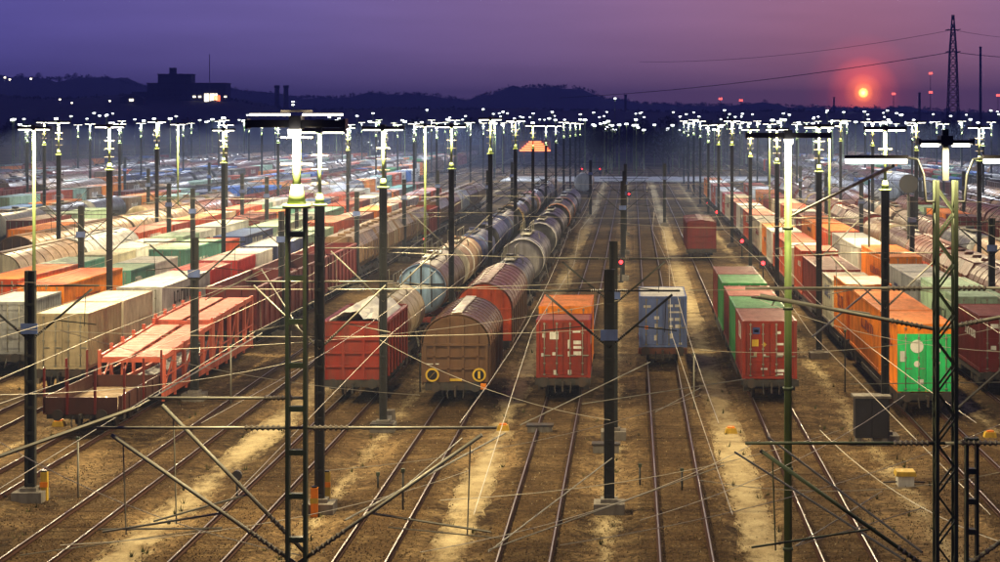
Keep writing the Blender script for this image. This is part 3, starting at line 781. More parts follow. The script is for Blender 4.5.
# second left: covered wagons and tanks
covered(-7.75, 88, 'brown', 'brown', 'brown', 8.6, True)
covered(-7.75, 104.5, 'brown', 'red brown', 'orange red', 14.2)
tank(-7.75, 122.5, 'dark grey', 'tan', [(.10, .4, 'tan')], 1.25, 12.0)
tank(-7.75, 141, 'dark grey', 'light grey', [(.04, .5, 'white'), (.09, .5, 'dark blue'), (.16, .4, 'light grey')], 1.5, 14.5)
tank(-7.75, 166, 'black', 'dark grey', [(.06, .6, 'white'), (.14, .5, 'light grey')], 1.42, 14.5)
tank(-7.75, 184, 'black', 'black', [(.4, .4, 'dark grey')], 1.42, 14.5)
tank(-7.75, 204, 'black', 'black', [(.05, .6, 'orange'), (.16, .5, 'cream'), (.5, .4, 'tan')], 1.42, 14.5)
tank(-7.75, 221, 'black', 'black', [(.1, .45, 'orange')], 1.42, 14.5)
tank(-7.75, 238, 'dark grey', 'black', [], 1.42, 14.5)
tank(-7.75, 318, 'tan', 'grey', [], 1.5, 14.5)
# third left
openw(-12.4, 89, 'rust red', 8.6, 2.45, 5, 'snow white', ' heaped white')
tank(-12.4, 98.6, 'beige', 'tan', [(.12, .25, 'tan')], 1.36, 9.0)
tank(-12.4, 117, 'brown', 'blue grey', [(.04, .2, 'red brown')], 1.5, 14.5, 'rust red')
tank(-12.4, 134, 'tan', 'cream', [(.3, .8, 'white'), (.7, .4, 'cream')], 1.46, 13.5)
tank(-12.4, 150, 'dark blue', 'dark blue', [(.3, .3, 'blue grey')], 1.35, 13.0)
tank(-12.4, 166, 'dark blue', 'black', [], 1.38, 14.0)
tank(-12.4, 183, 'dark grey', 'dark blue', [(.2, .3, 'blue grey')], 1.38, 14.0)
tank(-12.4, 201, 'black', 'black', [(.06, .6, 'yellow'), (.2, .5, 'tan'), (.6, .4, 'tan')], 1.42, 14.5)
tank(-12.4, 219, 'dark grey', 'black', [(.06, .6, 'tan'), (.3, .5, 'yellow')], 1.42, 14.5)
tank(-12.4, 237, 'dark grey', 'tan', [(.05, .5, 'white'), (.11, .5, 'bright red'), (.17, .5, 'white'), (.23, .5, 'bright red')], 1.42, 14.5)
for q in range(3): tank(-12.4, 255+17*q, ['black', 'dark grey', 'tan'][q], None, [(.2, .4, 'tan')], 1.42, 14.5)
# right: first, second
ctrain(1.56, 102.0, [(T, 'slate blue', dict(marks=2, roof='light grey'))], 'red brown')
ctrain(6.2, 89.6, [(T, 'rust red', dict(marks=3)), (T, 'green', {}), (T, 'rust red', {}), (T, 'green', {}), (T, 'rust red', {})])
def box_wagon(c, L, near):
    return covered_wagon(c, c, c, L, near, 3.55, 3.75, 1.28)
put('covered_wagon', box_wagon('maroon', 11.0, True), 6.2, 179, 11.0, 'maroon boxcar standing alone', 'covered wagons in the trains', 'wagon')
# third right
ctrain(12.5, 85.2, [(T, 'orange', dict(marks=4, hc=True, door='bright green', note=' green doored')), (Fo, 'orange', dict(hc=True)), (T, 'orange', dict(roof='white', hc=True)), (T, 'cream', dict(roof='cream')), (Fo, 'rust red', {}), (T, 'orange red', dict(hc=True)), (T, 'cream', dict(roof='white')), (Fo, 'orange red', {}),
    (T, 'white', {}), (T, 'orange', {}), (Fo, 'cream', {}), (Fo, 'orange red', {}), (T, 'grey', {}), (T, 'white', {}), (Fo, 'rust red', {}), (Fo, 'cream', {}), (T, 'bright red', {}), (T, 'white', {}), (Fo, 'grey', {}), (Fo, 'orange red', {}), (Fo, 'white', {}), (Fo, 'orange', {})])
ctrain(17.2, 92, [(T, 'maroon', dict(marks=5, roof='rust red')), (Fo, 'pale green', dict(hc=True)), (T, 'grey', dict(roof='white')), (T, 'light grey', dict(roof='white')), (Fo, 'orange', dict(hc=True)), (Fo, 'white', {}), (T, 'light grey', {}), (Fo, 'orange red', dict(roof='orange')), (Fo, 'orange', {}), (T, 'rust red', {}), (T, 'white', {}), (Fo, 'orange red', {}), (Fo, 'cream', {}), (Fo, 'rust red', {}), (Fo, 'orange', {}), (Fo, 'white', {}), (Fo, 'orange red', {})])
y = 108
for q in range(13):
    y = [lambda: covered(21.9, y, 'red brown', 'red brown', 'rust red', 13.5), lambda: tank(21.9, y, 'brown', 'tan'), lambda: covered(21.9, y, 'orange red', 'red brown'), lambda: tank(21.9, y, 'tan', 'beige'), lambda: hopper(21.9, y, 'red brown', 'brown')][[0, 4, 2, 1, 3][q % 5]]()
y = 135
for q in range(12):
    y = [lambda: tank(26.6, y, 'tan', 'brown'), lambda: tank(26.6, y, 'dark grey', 'grey'), lambda: covered(26.6, y, 'rust red', 'red brown')][[0, 1, 2, 0, 0, 1, 2, 2, 0, 1, 0, 2][q]]()
# fifth left: low flat, car carrier (below), maroon, tan hoppers
y = 109.5
for q in range(3): y = openw(-21.9, y, 'maroon', 12.5, 2.3)
for q in range(4): y = hopper(-21.9, y, 'tan', 'brown' if q != 1 else 'beige')
y = openw(-21.9, y, 'rust red', 10.5)
for q in range(5): y = hopper(-21.9, y, ['brown', 'red brown', 'grey', 'brown', 'tan'][q], ['brown', 'red brown', 'grey', 'brown', 'tan'][q])
ctrain(-26.5, 93, [(T, 'beige', dict(roof='cream')), (T, 'cream', dict(roof='white', door='beige')), (Fo, 'light grey', dict(roof='white')), (T, 'bright red', dict(roof='bright red')), (T, 'bright red', dict(roof='white')), (T, 'white', {}), (Fo, 'dark blue', dict(roof='light grey')), (T, 'pale green', {}), (T, 'pale green', {}), (Fo, 'orange red', dict(hc=True)), (Fo, 'rust red', {}), None, (Fo, 'orange', {}), (T, 'white', {}), (T, 'rust red', {}), (Fo, 'grey', {}), (Fo, 'rust red', {}), (Fo, 'orange red', {})])
ctrain(-31.2, 99, [(T, 'grey', dict(roof='white')), (Fo, 'orange', dict(roof='orange red', hc=True)), (T, 'teal', dict(roof='pale green')), (T, 'white', {}), (Fo, 'teal', dict(roof='pale green', hc=True)), (T, 'orange red', {}), (Fo, 'dark blue', dict(roof='blue')), (Fo, 'pale green', dict(roof='pale green')), (T, 'pale green', {}), (T, 'white', dict(roof='white')), (Fo, 'teal', {}), (Fo, 'orange red', {}), (T, 'rust red', {}), (T, 'white', {}), (Fo, 'light grey', {}), (T, 'orange', {}), (T, 'grey', {}), (Fo, 'teal', {}), (Fo, 'rust red', {})])
ctrain(-35.9, 113, [(Fo, 'orange red', dict(roof='orange')), (T, 'teal', dict(roof='pale green')), (T, 'cream', {}), (Fo, 'white', {}), (T, 'pale green', {}), (T, 'white', {}), (Fo, 'light grey', dict(roof='white')), (Fo, 'rust red', {}), (T, 'orange', {}), (T, 'teal', {}), (Fo, 'white', {}), (T, 'blue', {}), (T, 'maroon', {}), (Fo, 'orange red', {}), (Fo, 'cream', {})])
y = covered(-40.6, 128, 'light grey', 'tan', 'cream', 15)
y = covered(-40.6, y, 'brown', 'light grey', 'cream', 15)
y = ctrain(-40.6, y, [(Fo, 'orange red', {}), (T, 'rust red', {}), (Fo, 'orange red', dict(roof='orange')), (T, 'cream', {}), (Fo, 'orange red', {}), (T, 'pale green', {}), (Fo, 'white', {}), (Fo, 'rust red', {})])+.9
y = tank(-40.6, y, 'tan', 'beige'); y = tank(-40.6, y, 'light grey', 'white'); y = tank(-40.6, y, 'dark grey', 'grey')
y = ctrain(-40.6, y, [(Fo, 'orange', {}), (T, 'white', {}), (Fo, 'teal', {}), (Fo, 'orange red', {}), (T, 'white', {}), (T, 'blue', {}), (Fo, 'grey', {})])
# the rest of the yard
def mixed(X, y, yend, rng):
    FARC = ['rust red', 'maroon', 'brown', 'grey', 'dark grey', 'orange red', 'dark blue', 'tan', 'light grey', 'pale green', 'blue', 'orange']
    while y < yend:
        k = rng.random()
        if k < .12: y += rng.uniform(10, 35); continue
        if k < .44:
            its = [((Fo if rng.random() < .6 else T), rng.choice(['orange red', 'rust red', 'orange', 'white', 'white', 'light grey', 'pale green', 'blue', 'teal', 'maroon', 'dark blue', 'grey', 'green'] if abs(X) < 58 else FARC)) for _ in range(rng.randint(2, 4))]
            y = ctrain(X, y, its)+.8
        elif k < .64:
            c, e = rng.choice([('tan', 'beige'), ('brown', 'tan'), ('light grey', 'white'), ('dark grey', 'grey'), ('black', 'black'), ('dark grey', 'tan')][0 if abs(X) < 58 else 3:])
            for _ in range(rng.randint(1, 4)): y = tank(X, y, c, e)
        elif k < .80:
            c, e = rng.choice([('brown', 'tan'), ('rust red', 'red brown'), ('light grey', 'light grey'), ('tan', 'beige')][:4 if abs(X) < 58 else 2])
            for _ in range(rng.randint(1, 4)): y = covered(X, y, c, e)
        elif k < .92:
            c = rng.choice(['rust red', 'maroon', 'brown', 'dark grey'])
            for _ in range(rng.randint(1, 4)): y = openw(X, y, c, 13)
        else:
            for _ in range(rng.randint(1, 3)): y = hopper(X, y, 'brown', 'tan')
rng = random.Random(5)
for X in LEFT[9:]:
    if rng.random() < .12: continue
    mixed(X, abs(X)*3.05+rng.uniform(0, 12), 540, rng)
for X in RIGHT[6:]:
    mixed(X, X*5.0+rng.uniform(0, 14), 520, rng)

# low stake wagon and car carrier
def stake_wagon(y, L):
    t = thing('stake_wagon', 'low brown stake wagon with empty timber deck in front of the car carrier', 'wagon', (-21.9, y, 0), None)
    fr = MB().box(-1.4, 1.4, 0, .1, .86, 1.2); fr.box(-1.4, 1.4, L-.1, L, .86, 1.2)
    for sg in (-1, 1): fr.box(sg*1.1-.08, sg*1.1+.08, .1, L-.1, .88, 1.16)
    fr.build('frame', 'steel dark', t)
    for k in range(12): MB().box(-1.38, 1.38, .12+(L-.24)*k/12, .12+(L-.24)*(k+1)/12-.02, 1.17, 1.215 + .006*(k % 2)).build('plank', 'timber', t)
    for sg in (-1, 1):
        m = MB(); a, b = sorted((sg*1.5, sg*1.44)); m.box(a, b, .06, L-.06, 1.1, 1.75)
        for k in range(6): y_ = .2+(L-.4)*k/5; c, d = sorted((sg*1.5, sg*1.56)); m.box(c, d, y_-.06, y_+.06, 1.08, 1.72)
        m.build('side_board', P('dark brown'), t)
        for k in range(3):
            yy = .35+(L-.7)*k/2; s = MB().box(*sorted((sg*1.565, sg*1.64)), yy-.05, yy+.05, 1.0, 2.85); s.build('stake', P('maroon'), t)
    for y0 in (-.06, L+.002): MB().box(-1.43, 1.43, y0, y0+.058, 1.05, 1.72).build('end_board', P('dark brown'), t)
    for x in (-.55, .55): MB().box(x-.05, x+.05, -.13, -.062, 1.05, 2.9).build('stake', P('maroon'), t)
    out = []; gear(0, L, False, out); buffers(L, out)
    for pn, me, sb in out: link(pn, me, t)
stake_wagon(79.6, 7.0)
def car_carrier(y, L):
    t = thing('car_carrier', 'salmon red double deck car carrier wagon, empty, ramps in two sections', 'wagon', (-21.9, y, 0), None)
    R = 'salmon red'; w = 1.45; half = L/2
    fr = MB()
    for sg in (-1, 1):
        fr.box(*sorted((sg*w, sg*(w-.12))), 0, L, .62, 1.0)
        for k in range(10): yy = L*k/9.01; fr.box(*sorted((sg*w, sg*(w-.1))), yy, yy+.1, .45, .62)
    fr.build('frame', P(R), t)
    for k in range(16):
        a = L*k/16; MB().box(-w+.125, w-.125, a, a+L/16-.03, .80, .84 + .004*(k % 2)).build('deck_plate', P('dark grey'), t)
    posts = []
    def top(yy): return 2.55 + .25*min(1, yy/half) if yy < half else 3.15
    for s, (a, b) in enumerate(((.15, half-.2), (half+.15, L-.15))):
        n = 6; za, zb = (2.35, 2.75) if s == 0 else (2.95, 3.15)
        for sg in (-1, 1):
            m = MB().beam((sg*(w-.06), a, za), (sg*(w-.06), b, zb), .12, .22); m.build('deck_rail', P(R), t)
            for k in range(n):
                yy = a+(b-a)*k/(n-1); zt = za+(zb-za)*k/(n-1)
                MB().box(sg*(w-.05)-.07, sg*(w-.05)+.07, yy-(.16 if sg > 0 else .07), yy+(.16 if sg > 0 else .07), 1.0, zt+(.34 if sg < 0 else .14)).build('post', P(R), t)
                if k < n-1 and k % 2 == 0: MB().beam((sg*(w-.05), yy+.1, 1.05), (sg*(w-.05), yy+(b-a)/(n-1)-.1, zt-.15), .07).build('brace', P(R), t)
            MB().beam((sg*(w+.035), a, 1.55), (sg*(w+.035), b, 1.75), .05).build('guard_rail', P(R), t)
        m = 14
        for k in range(m):
            f0, f1 = k/m, (k+1)/m-.004
            y0, y1 = a+(b-a)*f0, a+(b-a)*f1; z0, z1 = za+(zb-za)*f0+.04, za+(zb-za)*f1+.04
            q = MB(); lo = .05
            for sg in (-1, 1):
                x0, x1 = sorted((sg*.14, sg*1.30))
                k0 = len(q.v); q.v += [(x0,y0,z0-lo),(x1,y0,z0-lo),(x1,y1,z1-lo),(x0,y1,z1-lo),(x0,y0,z0),(x1,y0,z0),(x1,y1,z1),(x0,y1,z1)]
                for f in ((0,3,2,1),(4,5,6,7),(0,1,5,4),(1,2,6,5),(2,3,7,6),(3,0,4,7)): q.f.append(tuple(k0+i for i in f)); q.m.append(0); q.s.append(False)
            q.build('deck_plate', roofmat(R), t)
        for k in range(n):
            yy = a+(b-a)*k/(n-1); zt = za+(zb-za)*k/(n-1); MB().box(-w+.13, w-.13, yy-.06, yy+.06, zt-.2, zt-.02).build('cross_beam', P(R), t)
    out = []; gear(0, L, False, out); buffers(L, out)
    for pn, me, sb in out: link(pn, me, t)
car_carrier(87.4, 20.5)

# ------------------------------------------------------------------ masts and lamps
CACHE = {}
def shared(key, fn, name, mats):
    if key not in CACHE: CACHE[key] = fn().mesh(name, mats)
    return CACHE[key]
def insul(m, p, q, n=5, r=.085, t0=.1, t1=.3):
    u, w = m._basis(p, q); k0 = len(m.v); ns = 8; rings = n*3
    for k in range(rings):
        f = t0+(t1-t0)*k/(rings-1); rr = (r*.5, r, r*.55)[k % 3]
        for i in range(ns):
            a = 2*pi*i/ns; m.v.append(tuple(p[c]+(q[c]-p[c])*f+(u[c]*cos(a)+w[c]*sin(a))*rr for c in range(3)))
    for k in range(rings-1):
        for i in range(ns):
            j = (i+1) % ns; m.f.append((k0+k*ns+i, k0+k*ns+j, k0+(k+1)*ns+j, k0+(k+1)*ns+i)); m.m.append(0); m.s.append(False)
def cantilever(root, side, reach, dy=0, hi=7.5, lo=5.3, mat='galvanised', near=True):
    key = ('cant', side, reach, dy, hi, lo, mat, near)
    p, q = (0, dy, hi), (side*reach, dy, hi); a, b = (0, dy, lo), (side*(reach-.25), dy, hi-.12)
    def f():
        m = MB(); k_ = 1.2 if 'black' in mat and near else .8 if not near else 1.0; m.tube(p, q, .028*k_, 6); m.tube(a, b, .036*k_, 6); m.tube((side*reach*.35, dy, lo+(hi-lo)*.38), (side*(reach-.1), dy, lo+.55), .02, 5)
        m.tube((side*(reach-.5), dy, lo+.5), (side*(reach-.45), dy, hi-.3), .012, 4); return m
    c = link('cantilever', shared(key, f, 'cantilever', [mat]), root)
    if near:
        for tag_, (e, f2) in (('t', (p, q)), ('d', (a, b))):
            def g():
                m = MB(); insul(m, e, f2, 7, .055, .08, .26); return m
            link('insulator', shared(key+(tag_,), g, 'insulator', ['insulator']), c)
def lamp_head(root, z, wd, near=True, top=False, light=True, energy=1.0, lx=0, tubes=True):
    def hs():
        th = .13 if wd > 1 else .06; m = MB(); m.box(-wd/2, -.06, -.16, .16, z, z+th); m.box(.06, wd/2, -.16, .16, z, z+th)
        m.box(-.1, .1, -.2, .2, z-.03, z+th+.07); m.box(-wd/2-.04, -wd/2, -.17, .17, z-.02, z+th+.02); m.box(wd/2, wd/2+.04, -.17, .17, z-.02, z+th+.02); return m
    hd = link('lamp_head', shared(('hd', z, wd), hs, 'lamp_head', ['lamp housing']), root)
    for sg in (-1, 1):
        if not tubes and not top: continue
        def tb(): return MB().box(*sorted((sg*.12, sg*(wd/2-.03))), -.12, .12, z-.05, z-.003)
        if tubes: link('tube', shared(('tb', sg, z, wd), tb, 'tube', ['lamp white']), hd)
        if top:
            def tt(): return MB().box(*sorted((sg*.12, sg*(wd/2-.03))), -.12, .05, z+.2, z+.235)
            link('tube', shared(('tt', sg, z, wd), tt, 'tube', ['lamp warm']), hd)
    if not tubes: link('bulb', shared(('bb', z), lambda: MB().tube((0, -.23, z-.16), (0, -.23, z-.03), .10, 12, .12), 'bulb', ['lamp white']), hd)
    if light:
        far = root.location.y > 235; k = (round(energy, 2), far)
        if k not in LIGHTS:
            L = bpy.data.lights.new('lamp_light', 'SPOT'); L.energy = LAMP_W*energy*(.75 if far else 1.0); L.color = LAMP_FAR if far else LAMP_C; L.shadow_soft_size = .25
            L.spot_size = radians(166); L.spot_blend = .25; LIGHTS[k] = L
        o = bpy.data.objects.new('lamp_light', LIGHTS[k]); col.objects.link(o); o.parent = hd; o.location = (lx, -.24, z-.12)
LIGHTS = {}
def base_block(root, s=.5, h=.35):
    link('foundation', shared(('fd', s, h), lambda: MB().box(-s, s, -s, s, -.02, h).box(-s*.55, s*.55, -s*.55, s*.55, h, h+.12), 'foundation', ['concrete']), root)
def hpost(h, w=.215, d=.2):
    m = MB()
    for sg in (-1, 1): m.box(sg*w/2-.045, sg*w/2+.045, -d/2, d/2, .3, h)
    m.box(-w/2, w/2, -.025, .025, .3, h)
    n = int(h/.9)
    for k in range(n): z = .5+k*(h-.8)/n; m.box(-w/2, w/2, -d/2-.012, d/2+.012, z, z+.09)
    m.box(-w/2-.07, w/2+.07, -d/2-.05, d/2+.05, .3, .36); return m
def ladder_post(h, w=.36, c=.075, rung=.62, z0=.3):
    m = MB()
    for sg in (-1, 1): m.box(sg*w/2-c/2, sg*w/2+c/2, -.09, .09, z0, h)
    n = int((h-z0)/rung)
    for k in range(n+1): z = z0+.1+k*rung; m.box(-w/2, w/2, -.07, .07, z, z+.09)
    return m
def lattice_post(h, w=.32, z0=.3, seg=.42):
    m = MB()
    for sx in (-1, 1):
        for sy in (-1, 1): m.box(sx*w/2-.03, sx*w/2+.03, sy*w/2-.03, sy*w/2+.03, z0, h)
    n = int((h-z0)/seg)
    for k in range(n):
        a, b = z0+k*seg, z0+(k+1)*seg; s = 1 if k % 2 else -1
        for sy in (-1, 1): m.beam((-s*w/2, sy*w/2, a), (s*w/2, sy*w/2, b), .03)
        for sx in (-1, 1): m.beam((sx*w/2, -s*w/2, a), (sx*w/2, s*w/2, b), .03)
    return m
def upper_pole(root, z0, z1, r=.062, near=True, flare=True):
    def f():
        m = MB().tube((0, 0, z0), (0, 0, z1), r, 10, r*.85)
        if flare: m.tube((0, 0, z0), (0, 0, z0+.35), .17, 12, .09); m.tube((0, 0, z0-.05), (0, 0, z0+.02), .24, 12)
        return m
    p = link('lamp_pole', shared(('up', z0, z1, r, flare), f, 'lamp_pole', ['mast pale']), root)
    n = 3
    for k in range(n):
        z = z0+.7+k*.45
        def g(): return MB().beam((-.27, 0, z), (.27, 0, z), .03)
        link('crossbar', shared(('cb', z), g, 'crossbar', ['insulator']), p)
def lamp_mast(x, y, label, sides=(-1, 1), wd=1.6, near=True, light=True, energy=1.0, reach=2.4):
    r = thing('lamp_mast', label, 'lamp mast', (x, y, 0), 'lamp masts standing in rows between the tracks')
    k_ = random.Random(x*7+y).uniform(.955, 1.035) if y > 120 else 1; r.scale = (k_, k_, k_)
    base_block(r); link('post', shared('hp10', lambda: hpost(10.0), 'post', ['mast black']), r)
    upper_pole(r, 10.0, 12.35); lamp_head(r, 12.36, wd, near, light=light, energy=energy)
    for s in sides: cantilever(r, s, reach, near=near, mat='galvanised' if near else 'mast black')
    return r
def plain_mast(x, y, label, sides=(-1, 1), h=7.6, reach=2.3):
    r = thing('catenary_mast', label, 'mast', (x, y, 0), 'plain catenary masts between the tracks')
    base_block(r); link('post', shared(('hp', h), lambda: hpost(h, .255, .22), 'post', ['mast black']), r)
    link('plate', shared('plt', lambda: MB().box(-.28, .28, -.17, -.135, 5.6, 5.95), 'plate', [P('slate blue')]), r)
    for s in sides: cantilever(r, s, reach, hi=7.2, lo=5.35, mat='mast black', near=y < 110)
    return r
# the near latticed masts
AX, AY = -5.7, 34.0
r = thing('lamp_mast', 'tall green ladder-framed lamp mast closest to the camera, left of centre', 'lamp mast', (AX, AY, 0), 'lamp masts standing in rows between the tracks')
base_block(r); ladder_post(11.25, .30, .062, .74).build('post', 'mast green', r)
upper_pole(r, 11.3, 12.75, .075); lamp_head(r, 12.62, 1.62, top=True, energy=.6, tubes=False)
for s, d in ((-1, 0), (1, 0), (-1, .9)): cantilever(r, s, 3.4 if s > 0 or d == 0 else 2.75, dy=d, hi=7.52 if d == 0 else 7.9, lo=5.2)
LX, LY = 3.9, 50.0
r = thing('lamp_mast', 'slender pale green lamp pole right of the maroon boxcar, lit at its top', 'lamp mast', (LX, LY, 0), 'lamp masts standing in rows between the tracks')
base_block(r, .4); paint('pole green', (.075, .115, .03), .5, .3); MB().tube((0, 0, .3), (0, 0, 12.3), .105, 10, .085).build('post', 'pole green', r)
for z in (2, 4, 6, 8, 10): MB().tube((0, 0, z), (0, 0, z+.08), .13, 10).build('collar', 'mast green', r)
lamp_head(r, 12.3, 2.05, energy=.55, tubes=False)
PX, PY = 5.17, 33.0
r = thing('lamp_mast', 'green lattice mast at far right with long lit tubes on two bent arms', 'lamp mast', (PX, PY, 0), 'lamp masts standing in rows between the tracks')
base_block(r); lattice_post(11.75, .31).build('post', 'mast green', r); MB().box(-.05, .05, -.05, .05, 11.75, 12.6).build('post_top', 'mast black', r)
lamp_head(r, 12.36, .84, energy=.09)
for sg in (-1, 1):
    MB().path([(sg*.15, 0, 11.4), (sg*.32, 0, 11.4), (sg*.36, 0, 11.85), (sg*.46, 0, 12.1), (sg*.66, 0, 12.13)], .022, 6).build('lamp_arm', 'mast black', r)
    c = MB().box(*sorted((sg*.62, sg*1.66)), -.09, .09, 12.11, 12.17).build('lamp_head', 'lamp housing', r); MB().box(*sorted((sg*.64, sg*1.64)), -.07, .07, 12.03, 12.107).build('tube', 'lamp white', c)
for s, d, hh in ((-1, 0, 7.42), (1, 0, 7.42)): cantilever(r, s, 3.3, dy=d, hi=hh, lo=5.15, mat='galvanised' if s > 0 else 'mast green')
cantilever(r, -1, 3.25, dy=.9, hi=9.9, lo=9.2); cantilever(r, 1, 3.2, dy=.9, hi=9.9, lo=9.2)
r = thing('catenary_mast', 'short green ladder-framed post beside the lattice mast at far right', 'mast', (5.62, 33.1, 0), 'plain catenary masts between the tracks')
base_block(r, .25); ladder_post(7.5, .17, .05, .5).build('post', 'mast green', r)
# rows of masts
lamp_mast(-10.15, 65, 'dark lamp mast just behind the green ladder mast, yellow guard at its foot', energy=1.3)
lamp_mast(-10.2, 82, 'dark lamp mast in front of the rust red open wagon, white stone at foot', wd=1.65, energy=.8)
OO = lambda k: ORD[k]
n = 2
for k in range(10):
    n += 1; lamp_mast(-10.2, 113+31*k, 'lamp mast, %s one in the row between second and third tracks left' % OO(n), near=k < 1, energy=.32)
n = 0
for k in range(11):
    n += 1; lamp_mast(10.0, (79, 107)[k] if k < 2 else 107+31*(k-1), 'dark lamp mast, %s one in the row left of the orange containers' % OO(n), near=k < 2, energy=1.0 if k < 4 else .75)
rows = [(-29.0, 80, 15, 'between the sixth and seventh tracks left'), (-43.0, 150, 13, 'between the ninth and tenth tracks left'), (-62.0, 211, 11, 'far out left among the wagons'), (-81.0, 268, 9, 'near the left edge of the yard'), (-100.0, 330, 7, 'at the outermost left of the yard'),  # first row's nearest mast: out of view, added to brighten the near left
        (24.3, 140, 13, 'between the fifth and sixth tracks right'), (43.0, 245, 10, 'far out right among the wagons'), (62.0, 345, 7, 'at the outermost right of the yard')]
for X, y0, cnt, ph in rows:
    for k in range(cnt): lamp_mast(X, y0+31*k, 'lamp mast %s, %s from the near end' % (ph, OO(k+1)), near=False, sides=(-1, 1), energy=1.35 if X == -29.0 else .5 if X == 24.3 else 1.0)
n = 0
for y in (65.0, 80, 159, 190, 221): n += 1; plain_mast(-.74, y, 'black centre mast with raised arms, %s one counted from the camera' % OO(n), h=7.9)
n = 0
for y in (67.0, 91, 117, 149, 180, 211): n += 1; plain_mast(-20.15 if n == 1 else -20.5 if n != 2 else -21.9+2.0, y, 'black mast beside the car carrier track, %s one counted from the camera' % OO(n), h=7.7 if n == 1 else 7.4)
n = 0
for y in (109.0, 140, 171, 202, 233): n += 1; plain_mast(19.6, y, 'black mast right of the maroon container track, %s from the camera' % OO(n), h=7.4)
n = 0
for X, y in sorted(((-33.6, 122.0), (-33.6, 153), (-33.6, 184), (-38.2, 165), (-38.2, 196), (-52, 215), (-52, 246), (-71, 280), (34, 205), (34, 236), (-15.0, 208), (-15, 250), (-5.4, 260), (3.9, 240)), key=lambda q: q[0]/q[1]):
    n += 1; plain_mast(X, y, 'distant black mast without a lamp among the wagons, %s of these from the left' % OO(n), h=7.5)
for i, (X, y, lb) in enumerate(((-15.0, 145, 'thin pale lamp post behind the red wagon, between third and fourth tracks left'), (-29.0, 97, 'thin pale lamp post at far left above the orange containers'), (-45.4, 200, 'thin pale lamp post far left above the wagons'), (14.8, 150, 'thin pale lamp post above the orange containers at right'), (14.8, 215, 'thin pale lamp post behind the cream containers at right'))):
    r = thing('lamp_post', lb, 'lamp post', (X, y, 0), 'slender pale lamp posts'); base_block(r, .35)
    link('post', shared('lpost', lambda: MB().tube((0, 0, .3), (0, 0, 12.3), .10, 8, .07), 'post', ['mast pale']), r); lamp_head(r, 12.3, 1.5, energy=1.0)

# ------------------------------------------------------------------ overhead wires
def V(px, py, Z): return ((px-632)*Z/FPX, Z, H-(py-120)*Z/FPX)
def wire(label, pts, r=.012, mat='wire copper', grp='overhead wires above the tracks', name='overhead_wire'):
    return tag(MB().path(pts, r, 5).build(name, mat), label, 'wire', grp)
for X in LEFT[:5] + RIGHT[:4]:
    pts = []; y = 36.0
    while y < 380: pts.append((X+(.25 if int(y/31) % 2 else -.25), y, 5.65)); y += 31
    wire('thin contact wire running above the %s' % track_phrase(X), pts, .009, 'wire copper')
    pts = []; y = 36.0
    while y < 380: pts.append((X, y, 6.7+.6*((y-36) % 62/31-1)**2)); y += 7.75
    wire('thin sagging carrier wire running above the %s' % track_phrase(X), pts, .008, 'wire copper')
for k, (y_, xa, xb, h1, h2) in enumerate(sorted(((65.5, -20.15, -.74, 7.45, 7.45), (65.5, -20.15, -.74, 5.9, 5.9), (82.5, -10.2, 10.0, 7.3, 7.3), (82.5, -10.2, 10.0, 5.95, 5.95), (113.5, -29, -10.2, 7.3, 7.3), (107.5, 10, 24.3, 7.3, 7.3), (107.5, -.74, 10, 7.2, 7.2), (144.5, -43, -10.2, 7.3, 7.3), (144.5, -10.2, 10, 7.3, 7.3), (138.5, 10, 43, 7.3, 7.3), (144.5, -10.2, 10, 5.9, 5.9), (175.5, -62, -10.2, 7.3, 7.3), (175.5, -10.2, 10, 7.3, 7.3)))):
    wire('thin span wire strung across the tracks between mast rows, %s from the camera' % ORD[k+1], [(xa+(xb-xa)*q/8, y_, h1-.25*4*(q/8)*(1-q/8)) for q in range(9)], .010, 'wire copper')
for k, (p, q) in enumerate(sorted((((-30, 395, 48), (330, 352, 66)), ((60, 545, 38), (470, 470, 52)), ((330, 470, 50), (700, 395, 62)), ((440, 500, 44), (840, 430, 56)), ((560, 545, 38), (1010, 420, 50)), ((700, 350, 62), (1010, 325, 58)), ((640, 520, 42), (905, 395, 58)), ((150, 350, 60), (620, 300, 80)), ((380, 340, 62), (610, 420, 56)), ((760, 300, 70), (1005, 352, 56)), ((-20, 430, 45), (300, 555, 36)), ((420, 552, 37), (760, 440, 52)), ((700, 480, 46), (1010, 470, 44)), ((820, 430, 52), (1010, 545, 36)), ((60, 330, 64), (420, 395, 58))))):
    a_, b_ = V(*p), V(*q); wire('very fine pale wire crossing the foreground at a slant, %s from the left' % ORD[k+1], [tuple(a_[c]+(b_[c]-a_[c])*f-(.35*4*f*(1-f) if c == 2 else 0) for c in range(3)) for f in [x/10 for x in range(11)]], .009)
